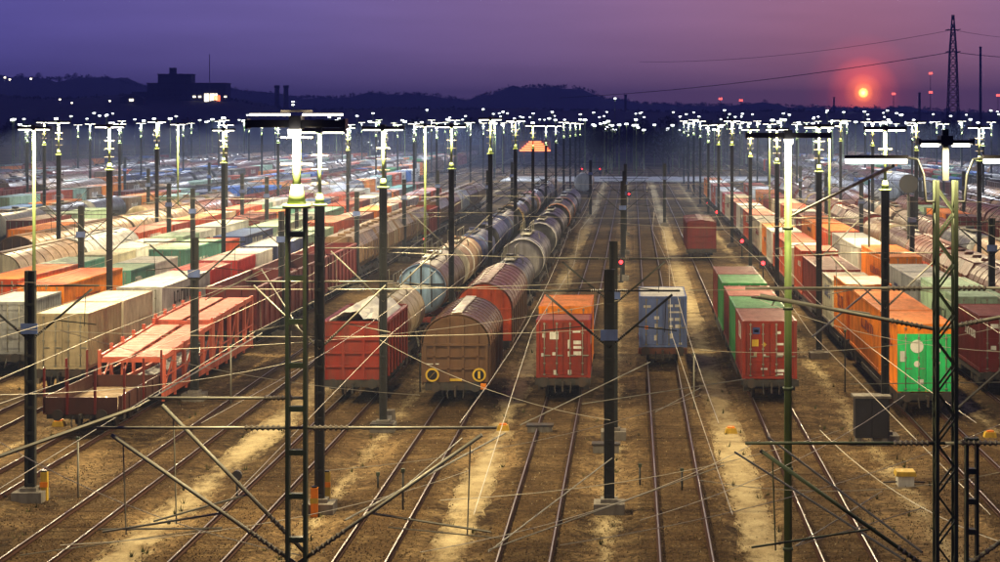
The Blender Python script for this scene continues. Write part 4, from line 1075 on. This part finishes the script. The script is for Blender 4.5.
for lb, pts, rr in (
    ('pale tube rising from the left edge toward the green ladder mast', [V(-20, 463, 33), V(135, 408, 34)], .035),
    ('pale wire from the bright elbow up along the car carrier', [V(135, 408, 34), V(262, 333, 60)], .018),
    ('thin yellow wire slanting up above the empty track by the brown wagon', [V(345, 520, 40), V(505, 433, 48)], .022),
    ('second thin yellow wire beside the slanting one, left of the brown wagon', [V(375, 512, 48), V(462, 438, 56)], .016),
    ('pale wire from bottom centre up to the foot of the black mast', [V(488, 552, 38), V(612, 458, 46)], .014),
    ('pale wire from bottom centre across the rails below the blue container', [V(488, 550, 38), V(724, 465, 46)], .014),
    ('pale span wire below the red container rising right', [V(520, 425, 50), V(650, 362, 58)], .016),
    ('pale span wire below the blue container reaching the red container', [V(582, 404, 52), V(745, 379, 58)], .016),
    ('thin wire rising to the right below the stack of containers', [V(655, 412, 52), V(700, 388, 55)], .012),
    ('lower pale wire crossing the rails at bottom right', [V(795, 546, 40), V(882, 491, 46)], .012),
    ('lowest pale wire fanning across the rails at bottom right', [V(795, 546, 40), V(925, 507, 46)], .010),
    ('long white tube rising to the bright lamp at right', [V(792, 216, 50), V(848, 188, 42), V(893, 166, 33)], .035),
    ('white hanger rod below the long white tube', [V(869, 180, 38), V(869, 247, 38)], .02),
    ('white strut slanting in front of the orange containers', [V(812, 337, 60), V(872, 288, 64)], .03),
    ('thin white span wire across the containers on the right', [V(690, 290, 66), V(1010, 291, 62)], .010),
    ('thin white span wire in front of the green container', [V(850, 384, 60), V(1010, 382, 60)], .014),
    ('pale span tube at right edge above the maroon container', [V(955, 410, 45), V(1012, 360, 45)], .03),
    ('thin span wire low across the yellow box', [V(20, 555, 40), V(222, 527, 42)], .012),
    ('orange lit tube low across the left foreground tracks', [V(98, 529, 40), V(222, 528, 40)], .02),
    ('dark wire slanting down right past the relay cabinet', [V(735, 452, 40), V(905, 560, 34)], .022),
    ('second dark wire slanting down right past the relay cabinet', [V(768, 437, 40), V(922, 552, 34)], .022),
    ('orange lit rod low between the foreground tracks in the middle', [V(388, 527, 50), V(500, 538, 50)], .018),
    ('pale wire crossing the maroon wagons on the left', [V(205, 300, 75), V(262, 270, 75), V(300, 330, 70)], .022)):
    wire(lb, pts, rr, 'wire dark' if lb.startswith(('dark', 'second dark')) else 'galvanised')

# ------------------------------------------------------------------ line-side things
def signal(px, py, label, h=1.6):
    X, Z = G(px, py, h); r = thing('dwarf_signal', label, 'signal', (X, Z, 0), 'small signals showing red')
    link('post', shared('sgp', lambda: MB().box(-.2, .2, -.2, .2, -.02, .12).tube((0, 0, .1), (0, 0, h-.3), .06, 8), 'post', ['mast black']), r)
    hd = link('signal_head', shared('sgh', lambda: MB().box(-.26, .26, -.1, .15, h-.4, h+.4).box(-.30, .30, -.02, .0, h-.45, h+.45), 'signal_head', ['lamp housing']), r)
    link('lens', shared('sgl', lambda: MB().disc_y(-.14, .145, h, 0, 14, 0, .05), 'lens', ['lamp red']), hd)
for px, py, lb in ((742, 241, 'red signal in front of the boxcar, right side, second nearest of its row'), (763, 263, 'red signal nearest the green containers, right of them'), (717, 212, 'red signal just right of the maroon boxcar'), (708, 203, 'red signal above the maroon boxcar roof'), (629, 194, 'red signal at the top of the black centre masts'),
                   (425, 239, 'red signal above the blue grey tank end'), (445, 194, 'red signal left of the long tank train'), (340, 187, 'small red signal right of the two bright lamp poles'), (582, 169, 'bright red signal beyond the end of the tank train'), (600, 169, 'weaker red signal beyond the tank train, the right one of a pair'), (621, 262, 'tiny red signal behind the black centre masts'), (846, 203, 'red signal among orange containers on the right'), (868, 213, 'faint red signal behind the long white tube'), (475, 200, 'faint red signal beside the tank train'), (764, 262, None)):
    if lb: signal(px, py, lb)
# relay cabinet
X, Z = G(871, 444)
r = thing('relay_cabinet', 'weathered dark relay cabinet with flat lid standing before the orange containers', 'cabinet', (X, Z, 0))
MB().box(-.66, .66, -.4, .4, .3, 1.85).build('body', P('dark grey'), r)
for sg in (-1, 1): MB().box(*sorted((sg*.03, sg*.62)), -.43, -.402, .38, 1.78).build('door', P('dark grey'), r)
MB().box(-.74, .74, -.48, .48, 1.852, 1.95).build('lid', 'concrete', r)
for sg in (-1, 1): MB().box(sg*.5-.1, sg*.5+.1, -.35, .35, -.02, .3).build('leg', 'concrete', r)
for z in (.6, .9, 1.2, 1.5): MB().box(.662, .70, -.3, .3, z, z+.06).build('louvre', 'steel dark', r)
X, Z = G(905, 485)
r = thing('point_machine', 'white box with bright yellow lid on ballast left of the lattice mast', 'point machine', (X, Z, 0))
MB().box(-.28, .28, -.3, .3, .0, .36).build('case', P('white'), r); MB().prism([(-.36, .362), (.36, .362), (.32, .52), (-.32, .52)], -.36, .36).build('lid', P('yellow'), r)
MB().beam((-.28, 0, .12), (-.75, .1, .08), .05).build('rod', 'steel dark', r); MB().beam((.28, 0, .12), (.7, .1, .08), .05).build('rod', 'steel dark', r)
def guard(px, py, label, c='yellow'):
    X, Z = G(px, py); r = thing('marker_post', label, 'post', (X, Z, 0), 'yellow and orange marker posts')
    MB().box(-.11, .11, -.08, .08, -.02, .95).build('post', P(c), r); MB().box(-.13, .13, -.10, -.082, .45, .62).build('plate', P('orange' if c == 'yellow' else 'yellow'), r); MB().box(-.09, .09, -.07, .07, .95, 1.0).build('cap', P('black'), r)
guard(44.5, 500, 'yellow marker post at the foot of the black mast at far left')
guard(327, 500, 'yellow marker post at the foot of the dark lamp mast behind the ladder mast')
guard(314.5, 517, 'rusty orange marker post left of the yellow one behind the ladder mast', 'orange')
for px, py, lb in ((503, 430, 'small yellow marker block by the brown covered wagon track'), (731, 433, 'small yellow marker block beside the pale path at right'), (59, 426, 'small yellow marker block near the stake wagon'), (990, 437, 'small yellow marker block at right edge by the rails')):
    X, Z = G(px, py); r = thing('marker_block', lb, 'marker', (X, Z, 0), 'small yellow markers')
    MB().prism([(-.26, -.01), (.26, -.01), (.2, .22), (-.2, .22)], -.2, .2).build('block', P('yellow'), r); MB().box(-.14, .14, -.15, .15, .221, .27).build('cap', P('orange'), r)
X, Z = G(389, 424); r = thing('marker_stone', 'pale concrete marker stone at the foot of the lamp mast by the open wagon', 'stone', (X, Z, 0))
MB().prism([(-.28, -.02), (.28, -.02), (.22, .6), (-.22, .6)], -.22, .22).build('stone', 'concrete', r); MB().box(-.14, .14, -.23, -.205, .2, .4).build('plate', P('white'), r)
X, Z = G(237, 503); r = thing('dwarf_signal', 'small black round-headed post signal beside the pale path at lower left', 'signal', (X, Z, 0))
MB().tube((0, 0, -.02), (0, 0, .85), .04, 8).build('post', 'mast black', r); MB().disc_y(-.06, .17, .92, 0, 16, 0, .14).build('signal_head', 'lamp housing', r); MB().box(-.15, .15, -.15, .15, -.02, .06).build('foot', 'concrete', r)
for px, py, h, lb in ((403, 512, 1.3, 'thin dark stake post beside the rails near bottom centre'), (378, 490, .5, 'short dark stake by the rail left of bottom centre'), (78, 500, 2.0, 'thin green stake right of the far left mast foot'), (845, 392, 2.8, 'thin dark post left of the orange containers'), (231, 405, 2.6, 'thin grey post beside the car carrier'), (694, 410, 2.4, 'thin pale post between blue and red containers'), (682, 492, .7, 'short dark stake between the rails below the blue container'), (640, 487, .7, 'short dark stake left of the rail below the blue container'), (420, 392, 1.7, 'dark post between the open wagon and brown wagon')):
    X, Z = G(px, py); r = thing('stake_post', lb, 'post', (X, Z, 0), 'thin line-side posts')
    MB().tube((0, 0, -.05), (0, 0, h), .035, 7).build('post', 'mast black' if 'dark' in lb else 'galvanised', r); MB().box(-.06, .06, -.05, .05, h, h+.12).build('cap', 'mast green', r)
for px, py, w_, lb in ((540, 433, 1.0, 'low dark trackside box left of the black centre mast'), (382, 432, .8, 'low dark trackside box below the open wagon'), (606, 452, 1.0, 'flat dark cable cover at the foot of the centre mast')):
    X, Z = G(px, py); r = thing('trackside_box', lb, 'box', (X, Z, 0), 'low trackside boxes'); MB().box(-w_/2, w_/2, -.3, .3, -.02, .3).build('case', 'concrete', r); MB().box(-w_/2-.05, w_/2+.05, -.34, .34, .301, .37).build('lid', 'steel dark', r)
X, Z = 21.0, 152.0
r = thing('signal_board', 'dark round signal board on a pole above the wagons at right', 'signal', (X, Z, 0)); MB().tube((0, 0, -.05), (0, 0, 7.6), .1, 8).build('post', 'mast black', r); MB().disc_y(-.2, .72, 7.9, 0, 24, 0, .08).build('board', 'lamp housing', r)

# ------------------------------------------------------------------ hills, woods, town
def lerp_prof(prof, x):
    if x <= prof[0][0]: return prof[0][1]
    for (a, b), (c, d) in zip(prof, prof[1:]):
        if x <= c: return b+(d-b)*(x-a)/(c-a)
    return prof[-1][1]
R1 = [(-900, 96), (-300, 88), (-50, 80), (0, 78), (60, 80), (95, 77), (125, 81), (160, 90), (230, 89), (255, 93), (300, 98), (345, 98), (370, 95), (405, 94), (440, 96), (468, 101), (488, 95), (512, 89), (550, 87), (588, 90), (604, 99), (640, 104), (690, 106), (760, 105), (850, 109), (900, 108), (960, 112), (1100, 116), (2300, 113)]
R2 = [(-900, 104), (-100, 97), (0, 97), (90, 99), (128, 96), (150, 95), (235, 99), (262, 105), (300, 110), (420, 109), (560, 110), (700, 112), (800, 111), (950, 114), (1200, 115), (2300, 112)]
def hill(prof, Z, depth, seed, label):
    r = random.Random(seed); mb = MB(); xs_ = list(range(-880, 2301, 7)); rowsN = 5
    crest = [H+(120-lerp_prof(prof, x))*Z/FPX for x in xs_]
    ph = [r.uniform(0, 6) for _ in range(6)]
    for j, (dz, f) in enumerate(((-depth, 0), (-depth*.55, .55), (-depth*.2, .9), (0, 1), (depth*.6, .3), (depth, 0))):
        for i, x in enumerate(xs_):
            b = 1+.03*sin(x*.05+ph[0])+.02*sin(x*.13+ph[1]); z = crest[i]*f*b + (r.uniform(-.7, 1.1)*Z/1300 if 0 < f else 0)
            mb.v.append(((x-632)*Z/FPX, Z+dz, z-.5 if f == 0 else z))
    n = len(xs_)
    for j in range(5):
        for i in range(n-1): a = j*n+i; mb.f.append((a, a+1, a+n+1, a+n)); mb.m.append(0); mb.s.append(True)
    tag(mb.build('hill', 'hill wood'), kind='structure')
    wd = MB()                                                    # trees along the crest, far too many to count
    for _ in range(2200):
        x = r.uniform(-700, 1900); z = H+(120-lerp_prof(prof, x))*Z/FPX; s = r.uniform(1.4, 3.6)*Z/1900; d = r.uniform(-depth*.12, 6)
        cx, cy = (x-632)*Z/FPX, Z+d
        for q in range(9):
            a, e = r.uniform(0, 2*pi), r.uniform(-.2, 1.2); rr = s*r.uniform(.2, .8)
            p = (cx+rr*cos(a)*cos(e), cy+rr*sin(a)*cos(e), z-1.2+s*.3+rr*sin(e)); w = s*.42
            wd.quad([(p[0]+r.uniform(-w, w), p[1]+r.uniform(-w, w), p[2]+r.uniform(-w, w)) for _ in range(3)])
    tag(wd.build('wood', 'twigs'), kind='stuff')
hill(R1, 2500, 500, 3, 'far'); hill(R2, 1350, 330, 4, 'near')

def bare_tree(seed, h):
    r = random.Random(seed); tr = MB(); cr = MB()
    tr.tube((0, 0, -.3), (0, 0, h*.45), h*.022, 7, h*.014)
    def limb(p, d, L, rad, lev):
        q = tuple(a+b*L for a, b in zip(p, d)); (tr if lev < 2 else cr).tube(p, q, rad, 5 if lev < 2 else 3, rad*.55, cap=False)
        if lev == 3: return
        for _ in range(4 if lev < 2 else 5):
            e = [d[i]+r.uniform(-.75, .75) for i in range(3)]; e[2] += .18; l = sqrt(sum(x*x for x in e)); limb(q if r.random() < .6 else tuple(a+b*L*.65 for a, b in zip(p, d)), [x/l for x in e], L*r.uniform(.5, .8), rad*.55, lev+1)
    for k in range(5):
        a = 2*pi*k/5+r.uniform(-.4, .4); z = h*r.uniform(.25, .45); limb((0, 0, z), (cos(a)*.6, sin(a)*.6, .75), h*r.uniform(.17, .25), h*.011, 0)
    limb((0, 0, h*.45), (.05, 0, 1), h*.2, h*.013, 0)
    for f in range(420):
        a, e = r.uniform(0, 2*pi), r.uniform(-.6, 1.5); rr = h*.34*r.uniform(.4, 1)**.5
        p = (rr*cos(a)*cos(e), rr*sin(a)*cos(e), h*.58+rr*sin(e)*1.15); w = h*.03
        cr.quad([(p[0]+r.uniform(-w, w), p[1]+r.uniform(-w, w), p[2]+r.uniform(-w, w)) for _ in range(3)])
    return tr.mesh('trunk', ['bark']), cr.mesh('crown', ['twigs'])
TT = [bare_tree(s, h) for s, h in ((1, 12.5), (2, 11), (3, 14), (4, 9.5))]
r0 = random.Random(9); n = 0
for px, Z, k, sc in sorted([(r0.uniform(566, 735), r0.uniform(470, 640), r0.randrange(4), r0.uniform(.75, 1.1)) for _ in range(34)]):
    n += 1; d = abs(px-635)/100; t = thing('tree', 'bare dark tree at the end of the yard, %s from the left in the grove' % ORD[n], 'tree', ((px-632)*Z/FPX, Z, 0), 'bare trees at the end of the yard')
    t.scale = (sc,)*3; t.rotation_euler = (0, 0, r0.uniform(0, 6)); link('trunk', TT[k][0], t); link('crown', TT[k][1], t)
for i, px in enumerate(sorted(r0.choice([r0.uniform(-20, 540), r0.uniform(760, 1040)]) for _ in range(26))):
    Z = r0.uniform(560, 760); k = r0.randrange(4)
    n += 1; t = thing('tree', 'bare dark tree beyond the yard lamps, %s from the left along the far edge' % ORD[i+1], 'tree', ((px-632)*Z/FPX, Z, 0), 'bare trees at the end of the yard'); link('trunk', TT[k][0], t); link('crown', TT[k][1], t)

for i, px in enumerate(sorted(r0.choice([r0.uniform(-10, 140), r0.uniform(240, 620), r0.uniform(640, 820)]) for _ in range(22))):
    Z = 2500; k = r0.randrange(4); sc = r0.uniform(.75, 1.15)
    t = thing('tree', 'bare tree silhouetted on the far hill crest, %s from the left' % ORD[i+1], 'tree', ((px-632)*Z/FPX, Z, H+(120-lerp_prof(R1, px))*Z/FPX-6.5), 'bare trees on the hill crest'); t.scale = (sc,)*3; link('trunk', TT[k][0], t); link('crown', TT[k][1], t)
# dark tower block on the left hill
Z = 1300; sx = lambda px: (px-632)*Z/FPX; sz = lambda py: H+(120-py)*Z/FPX
r = thing('apartment_block', 'dark stepped tower block with few lit windows on the left hill', 'building', (sx(188), Z, 0))
cx = sx(188)
for a, b, t_, d in ((150, 228, 84, 16), (134, 150, 92, 12), (160, 193, 75, 12), (170, 176, 68, 4)): MB().box(sx(a)-cx, sx(b)-cx+.01*d, -d/2, d/2, 12, sz(t_)).build('wall', 'wall far', r)
for a, b, t_, d in ((150, 228, 84, 16), (160, 193, 75, 12)): MB().box(sx(a)-cx-.4, sx(b)-cx+.4, -d/2-.4, d/2+.4, sz(t_), sz(t_)+.5).build('roof', 'roof far', r)
for k, (px, py, w_, h_) in enumerate(((213.5, 98, 4.2, 4.4), (219.5, 98.5, 2, 3), (197, 97, .9, 1), (202.5, 97, .9, 1), (228, 97, .8, .8), (154, 84.2, 1, 1))):
    MB().box(sx(px)-cx-w_, sx(px)-cx+w_, -8.35 if k != 5 else -6.6, -8.01 if k != 5 else -6.2, sz(py)-h_*.6, sz(py)+h_*.6).build('window', 'window lit' if k != 1 else 'sign red', r)
for row in range(5):
    for c_ in range(14): MB().box(sx(152)-cx+2.2+c_*3.5, sx(152)-cx+3.6+c_*3.5, -8.12, -8.01, 18.5+row*3.2, 20+row*3.2).build('window', 'roof far', r)
def mast(px, pt, pb, Z, label, w=.5, name='chimney', mat='wall far', cat='chimney', lamps=(), zb=0):
    r = thing(name, label, cat, ((px-632)*Z/FPX, Z, zb)); zt = H+(120-pt)*Z/FPX-zb
    MB().tube((0, 0, -1), (0, 0, zt), w, 10, w*.75).build('shaft', mat, r); MB().tube((0, 0, zt), (0, 0, zt+w*.8), w*.9, 10).build('cap', mat, r)
    for py in lamps: z = H+(120-py)*Z/FPX-zb; MB().box(-1.6, 1.6, -w-1.2, -w-.1, z-.9, z+.9).build('beacon', 'beacon red', r)
mast(980.5, 48, 120, 1000, 'slender dark chimney at the right edge beside the lattice pylon', .75)
mast(919.5, 94, 120, 1150, 'short dark stack between the beacons and the pylon', .9)
mast(930.5, 73, 118, 1700, 'thin mast with two red beacons left of the pylon', .32, 'beacon_mast', 'wall far', 'mast', (73.5, 92.5))
mast(893.5, 93, 118, 1700, 'thin mast with one red beacon right of the low sun', .32, 'beacon_mast', 'wall far', 'mast', (94,))
mast(720.5, 97, 118, 1700, 'thin mast with a bright beacon above the distant tree line', .32, 'beacon_mast', 'wall far', 'mast', (99,))
mast(741, 99, 118, 1750, 'thin mast with a faint beacon right of the bright one', .3, 'beacon_mast', 'wall far', 'mast', (100.5,))
mast(998, 95, 118, 1650, 'thin mast with a red beacon at the right edge', .32, 'beacon_mast', 'wall far', 'mast', (95.5,))
mast(209.5, 55, 100, 1290, 'thin aerial mast rising behind the tower block', .28, 'aerial_mast', 'wall far', 'mast', (), 5)
mast(625.5, 96, 120, 1300, 'dark slim church tower on the horizon left of centre trees', 1.1, 'tower', 'wall far', 'tower')
mast(834, 98, 120, 1300, 'thin dark spire on the horizon left of the low sun', .7, 'tower', 'wall far', 'tower')
mast(277, 88, 115, 1400, 'left of two dark high-rise slabs behind the lamp mast', 2.2, 'tower', 'wall far', 'tower')
mast(286, 88, 115, 1400, 'right of two dark high-rise slabs behind the lamp mast', 2.2, 'tower', 'wall far', 'tower')
# lattice pylon and power line
Z = 900; px0 = (953-632)*Z/FPX; zt = H+105*Z/FPX
r = thing('power_pylon', 'tall dark lattice pylon on the right horizon carrying power lines', 'pylon', (px0, Z, 0))
m = MB(); hw = lambda z: 2.9-(2.9-1.5)*z/(zt*.72) if z < zt*.72 else 1.5-1.15*(z-zt*.72)/(zt*.28)
n = 17
for sxg in (-1, 1):
    for syg in (-1, 1):
        for k in range(n):
            a, b = zt*k/n, zt*(k+1)/n; m.beam((sxg*hw(a), syg*hw(a), a), (sxg*hw(b), syg*hw(b), b), .42)
m.build('leg_frame', 'wall far', r)
m = MB()
for k in range(n):
    a, b = zt*k/n, zt*(k+1)/n
    for sy in (-1, 1):
        m.beam((-hw(a), sy*hw(a), a), (hw(b), sy*hw(b), b), .22); m.beam((hw(a), sy*hw(a), a), (-hw(b), sy*hw(b), b), .22); m.beam((-hw(a), sy*hw(a), a), (hw(a), sy*hw(a), a), .2)
        m.beam((sy*hw(a), -hw(a), a), (sy*hw(b), hw(b), b), .22)
m.build('bracing', 'wall far', r)
for z in (H+68*Z/FPX, H+90*Z/FPX): MB().beam((-2.6, -4, z), (-2.6, 4, z), .35).beam((2.6, -4, z), (2.6, 4, z), .35).beam((-2.6, 0, z), (2.6, 0, z), .35).build('cross_arm', 'wall far', r)
def sag(px1, py1, Z1, px2, py2, Z2, s, n=24):
    a, b = V(px1, py1, Z1), V(px2, py2, Z2); return [tuple(a[i]+(b[i]-a[i])*t - (s*4*t*(1-t) if i == 2 else 0) for i in range(3)) for t in [k/n for k in range(n+1)]]
plain('far cable', (.04, .04, .05))
wire('lower power line sagging left from the pylon toward the hills', sag(953, 52, 900, 560, 98, 1150, 3.0), .16, 'far cable', 'power lines of the pylon', 'power_line')
wire('upper power line sagging left from the pylon toward the hills', sag(953, 30, 900, 640, 62, 1150, 4.0), .09, 'far cable', 'power lines of the pylon', 'power_line')
wire('lower power line leaving the pylon past the right edge', sag(953, 52, 900, 1200, 40, 820, 5.0), .14, 'far cable', 'power lines of the pylon', 'power_line')
wire('upper power line leaving the pylon past the right edge', sag(953, 30, 900, 1200, 22, 820, 6.0), .08, 'far cable', 'power lines of the pylon', 'power_line')

# far yard lamps: posts with white heads beyond the last wagons
def far_post(h):
    return MB().tube((0, 0, -.3), (0, 0, h), .13, 6, .09).box(-.75, .75, -.2, .2, h+.42, h+.5)
fh = MB().box(-.42, .42, -.18, .18, 0, .34)
fhead = fh.mesh('lamp_head', ['lamp far']); fpost = {}
r1 = random.Random(21); LF = []
for k in range(66): LF.append((r1.uniform(-15, 1010), r1.uniform(430, 620), 12.3))
for k in range(40): LF.append((r1.uniform(480, 800), r1.uniform(650, 950), r1.choice([13.5, 14.5, 15.5])))
for k in range(26): LF.append((r1.uniform(780, 1010), r1.uniform(600, 900), r1.choice([13.5, 14.5, 15.5])))
for k in range(22): LF.append((r1.uniform(0, 500), r1.uniform(650, 900), r1.choice([12.3, 13.5, 14.5])))
for px, py in ((24, 119), (71, 118), (106, 118), (427, 110), (373, 116), (483, 112), (357, 115), (293, 101), (480, 122), (615, 100), (293, 106), (640, 112)): LF.append((px, 700, round(H+(120-py)*.35, 1)))
for k in range(30): LF.append((r1.choice([r1.uniform(560, 760), r1.uniform(590, 690)]), r1.uniform(450, 560), r1.choice([10.4, 11.0, 11.6])))
for px, Z, h in LF:
    h = round(h, 1)
    if h not in fpost: fpost[h] = far_post(h).mesh('post', ['mast pale'])
    reg = ['at the far left edge', 'left of the tower block', 'below the tower block', 'right of the tower block', 'behind the tall ladder mast', 'left of the tank trains', 'above the tank trains', 'above the bare grove', 'below the low sun', 'below the pylon'][max(0, min(9, int(px/100)))]
    o = thing('yard_lamp', 'distant white yard lamp %s, %s' % (reg, 'among the last wagons' if Z < 520 else 'beyond the wagons' if Z < 640 else 'farthest off'), 'lamp post', ((px-632)*Z/FPX, Z, 0), 'distant yard lamps below the hills')
    link('post', fpost[h], o); link('lamp_head', fhead, o, (0, 0, h)); o.scale = (1, 1, r1.uniform(.93, 1.06))
# lit things far off
Z = 470; X = (535-632)*Z/FPX
r = thing('illuminated_sign', 'glowing orange red peaked roof sign far behind the tank train', 'sign', (X, Z, 0))
for sg in (-1, 1): MB().tube((sg*2.6, 0, -.2), (sg*2.6, 0, 5.4), .15, 8).build('post', 'mast black', r)
for k in range(5): MB().box(-3.6+.55*k, 3.6-.55*k, -.4+.05*k, .4-.05*k, 5.4+.5*k, 5.4+.5*k+.34).build('light_strip', 'sign red', r)
MB().box(-3.7, 3.7, .45, .6, 5.3, 7.9).build('back_board', 'wall far', r)
r = thing('town_house', 'small distant house with lit window on the left hilltop', 'building', ((133-632)*1250/FPX, 1250, 0))
MB().box(-7, 7, -4, 4, 8, 26).build('wall', 'wall far', r); MB().prism([(-7.6, 26), (7.6, 26), (0, 29)], -4.5, 4.5).build('roof', 'roof far', r); MB().box(-1.3, 1.3, -4.3, -4.02, 25.0-.6, 25.0+.8).build('window', 'window lit', r)
for k, (px, py) in enumerate(sorted(((5, 77.5), (10, 79.5), (31, 78.8), (60, 99.5), (72, 103), (110, 101)))):
    Z = 2350 if py < 90 else 1200; z = H+(120-py)*Z/FPX; w_ = 1.1 if Z > 2000 else .45
    r = thing('street_lamp', 'tiny hillside street light at upper left, %s from the left edge' % ORD[k+1], 'street lamp', ((px-632)*Z/FPX, Z, 0), 'tiny lights on the left hillside')
    MB().tube((0, 0, -1), (0, 0, z), .25, 6).build('post', 'wall far', r); MB().box(-w_, w_, -w_, -.26, z-w_, z+w_*.6).build('lamp_head', 'lamp warm', r)

# ------------------------------------------------------------------ air
hm = bpy.data.materials.new('haze air'); hm.use_nodes = True; t = hm.node_tree; t.nodes.clear()
pv = N(t, 'ShaderNodeVolumePrincipled'); pv.inputs['Color'].default_value = (.55, .66, 1.0, 1); pv.inputs['Density'].default_value = 0.00046; pv.inputs['Anisotropy'].default_value = .05
t.links.new(pv.outputs[0], N(t, 'ShaderNodeOutputMaterial').inputs['Volume'])
hb = MB().box(-2260, 2260, -80, 4300, -1.2, 74); me = hb.mesh('haze', [hm])
tag(link('haze', me), kind='stuff')
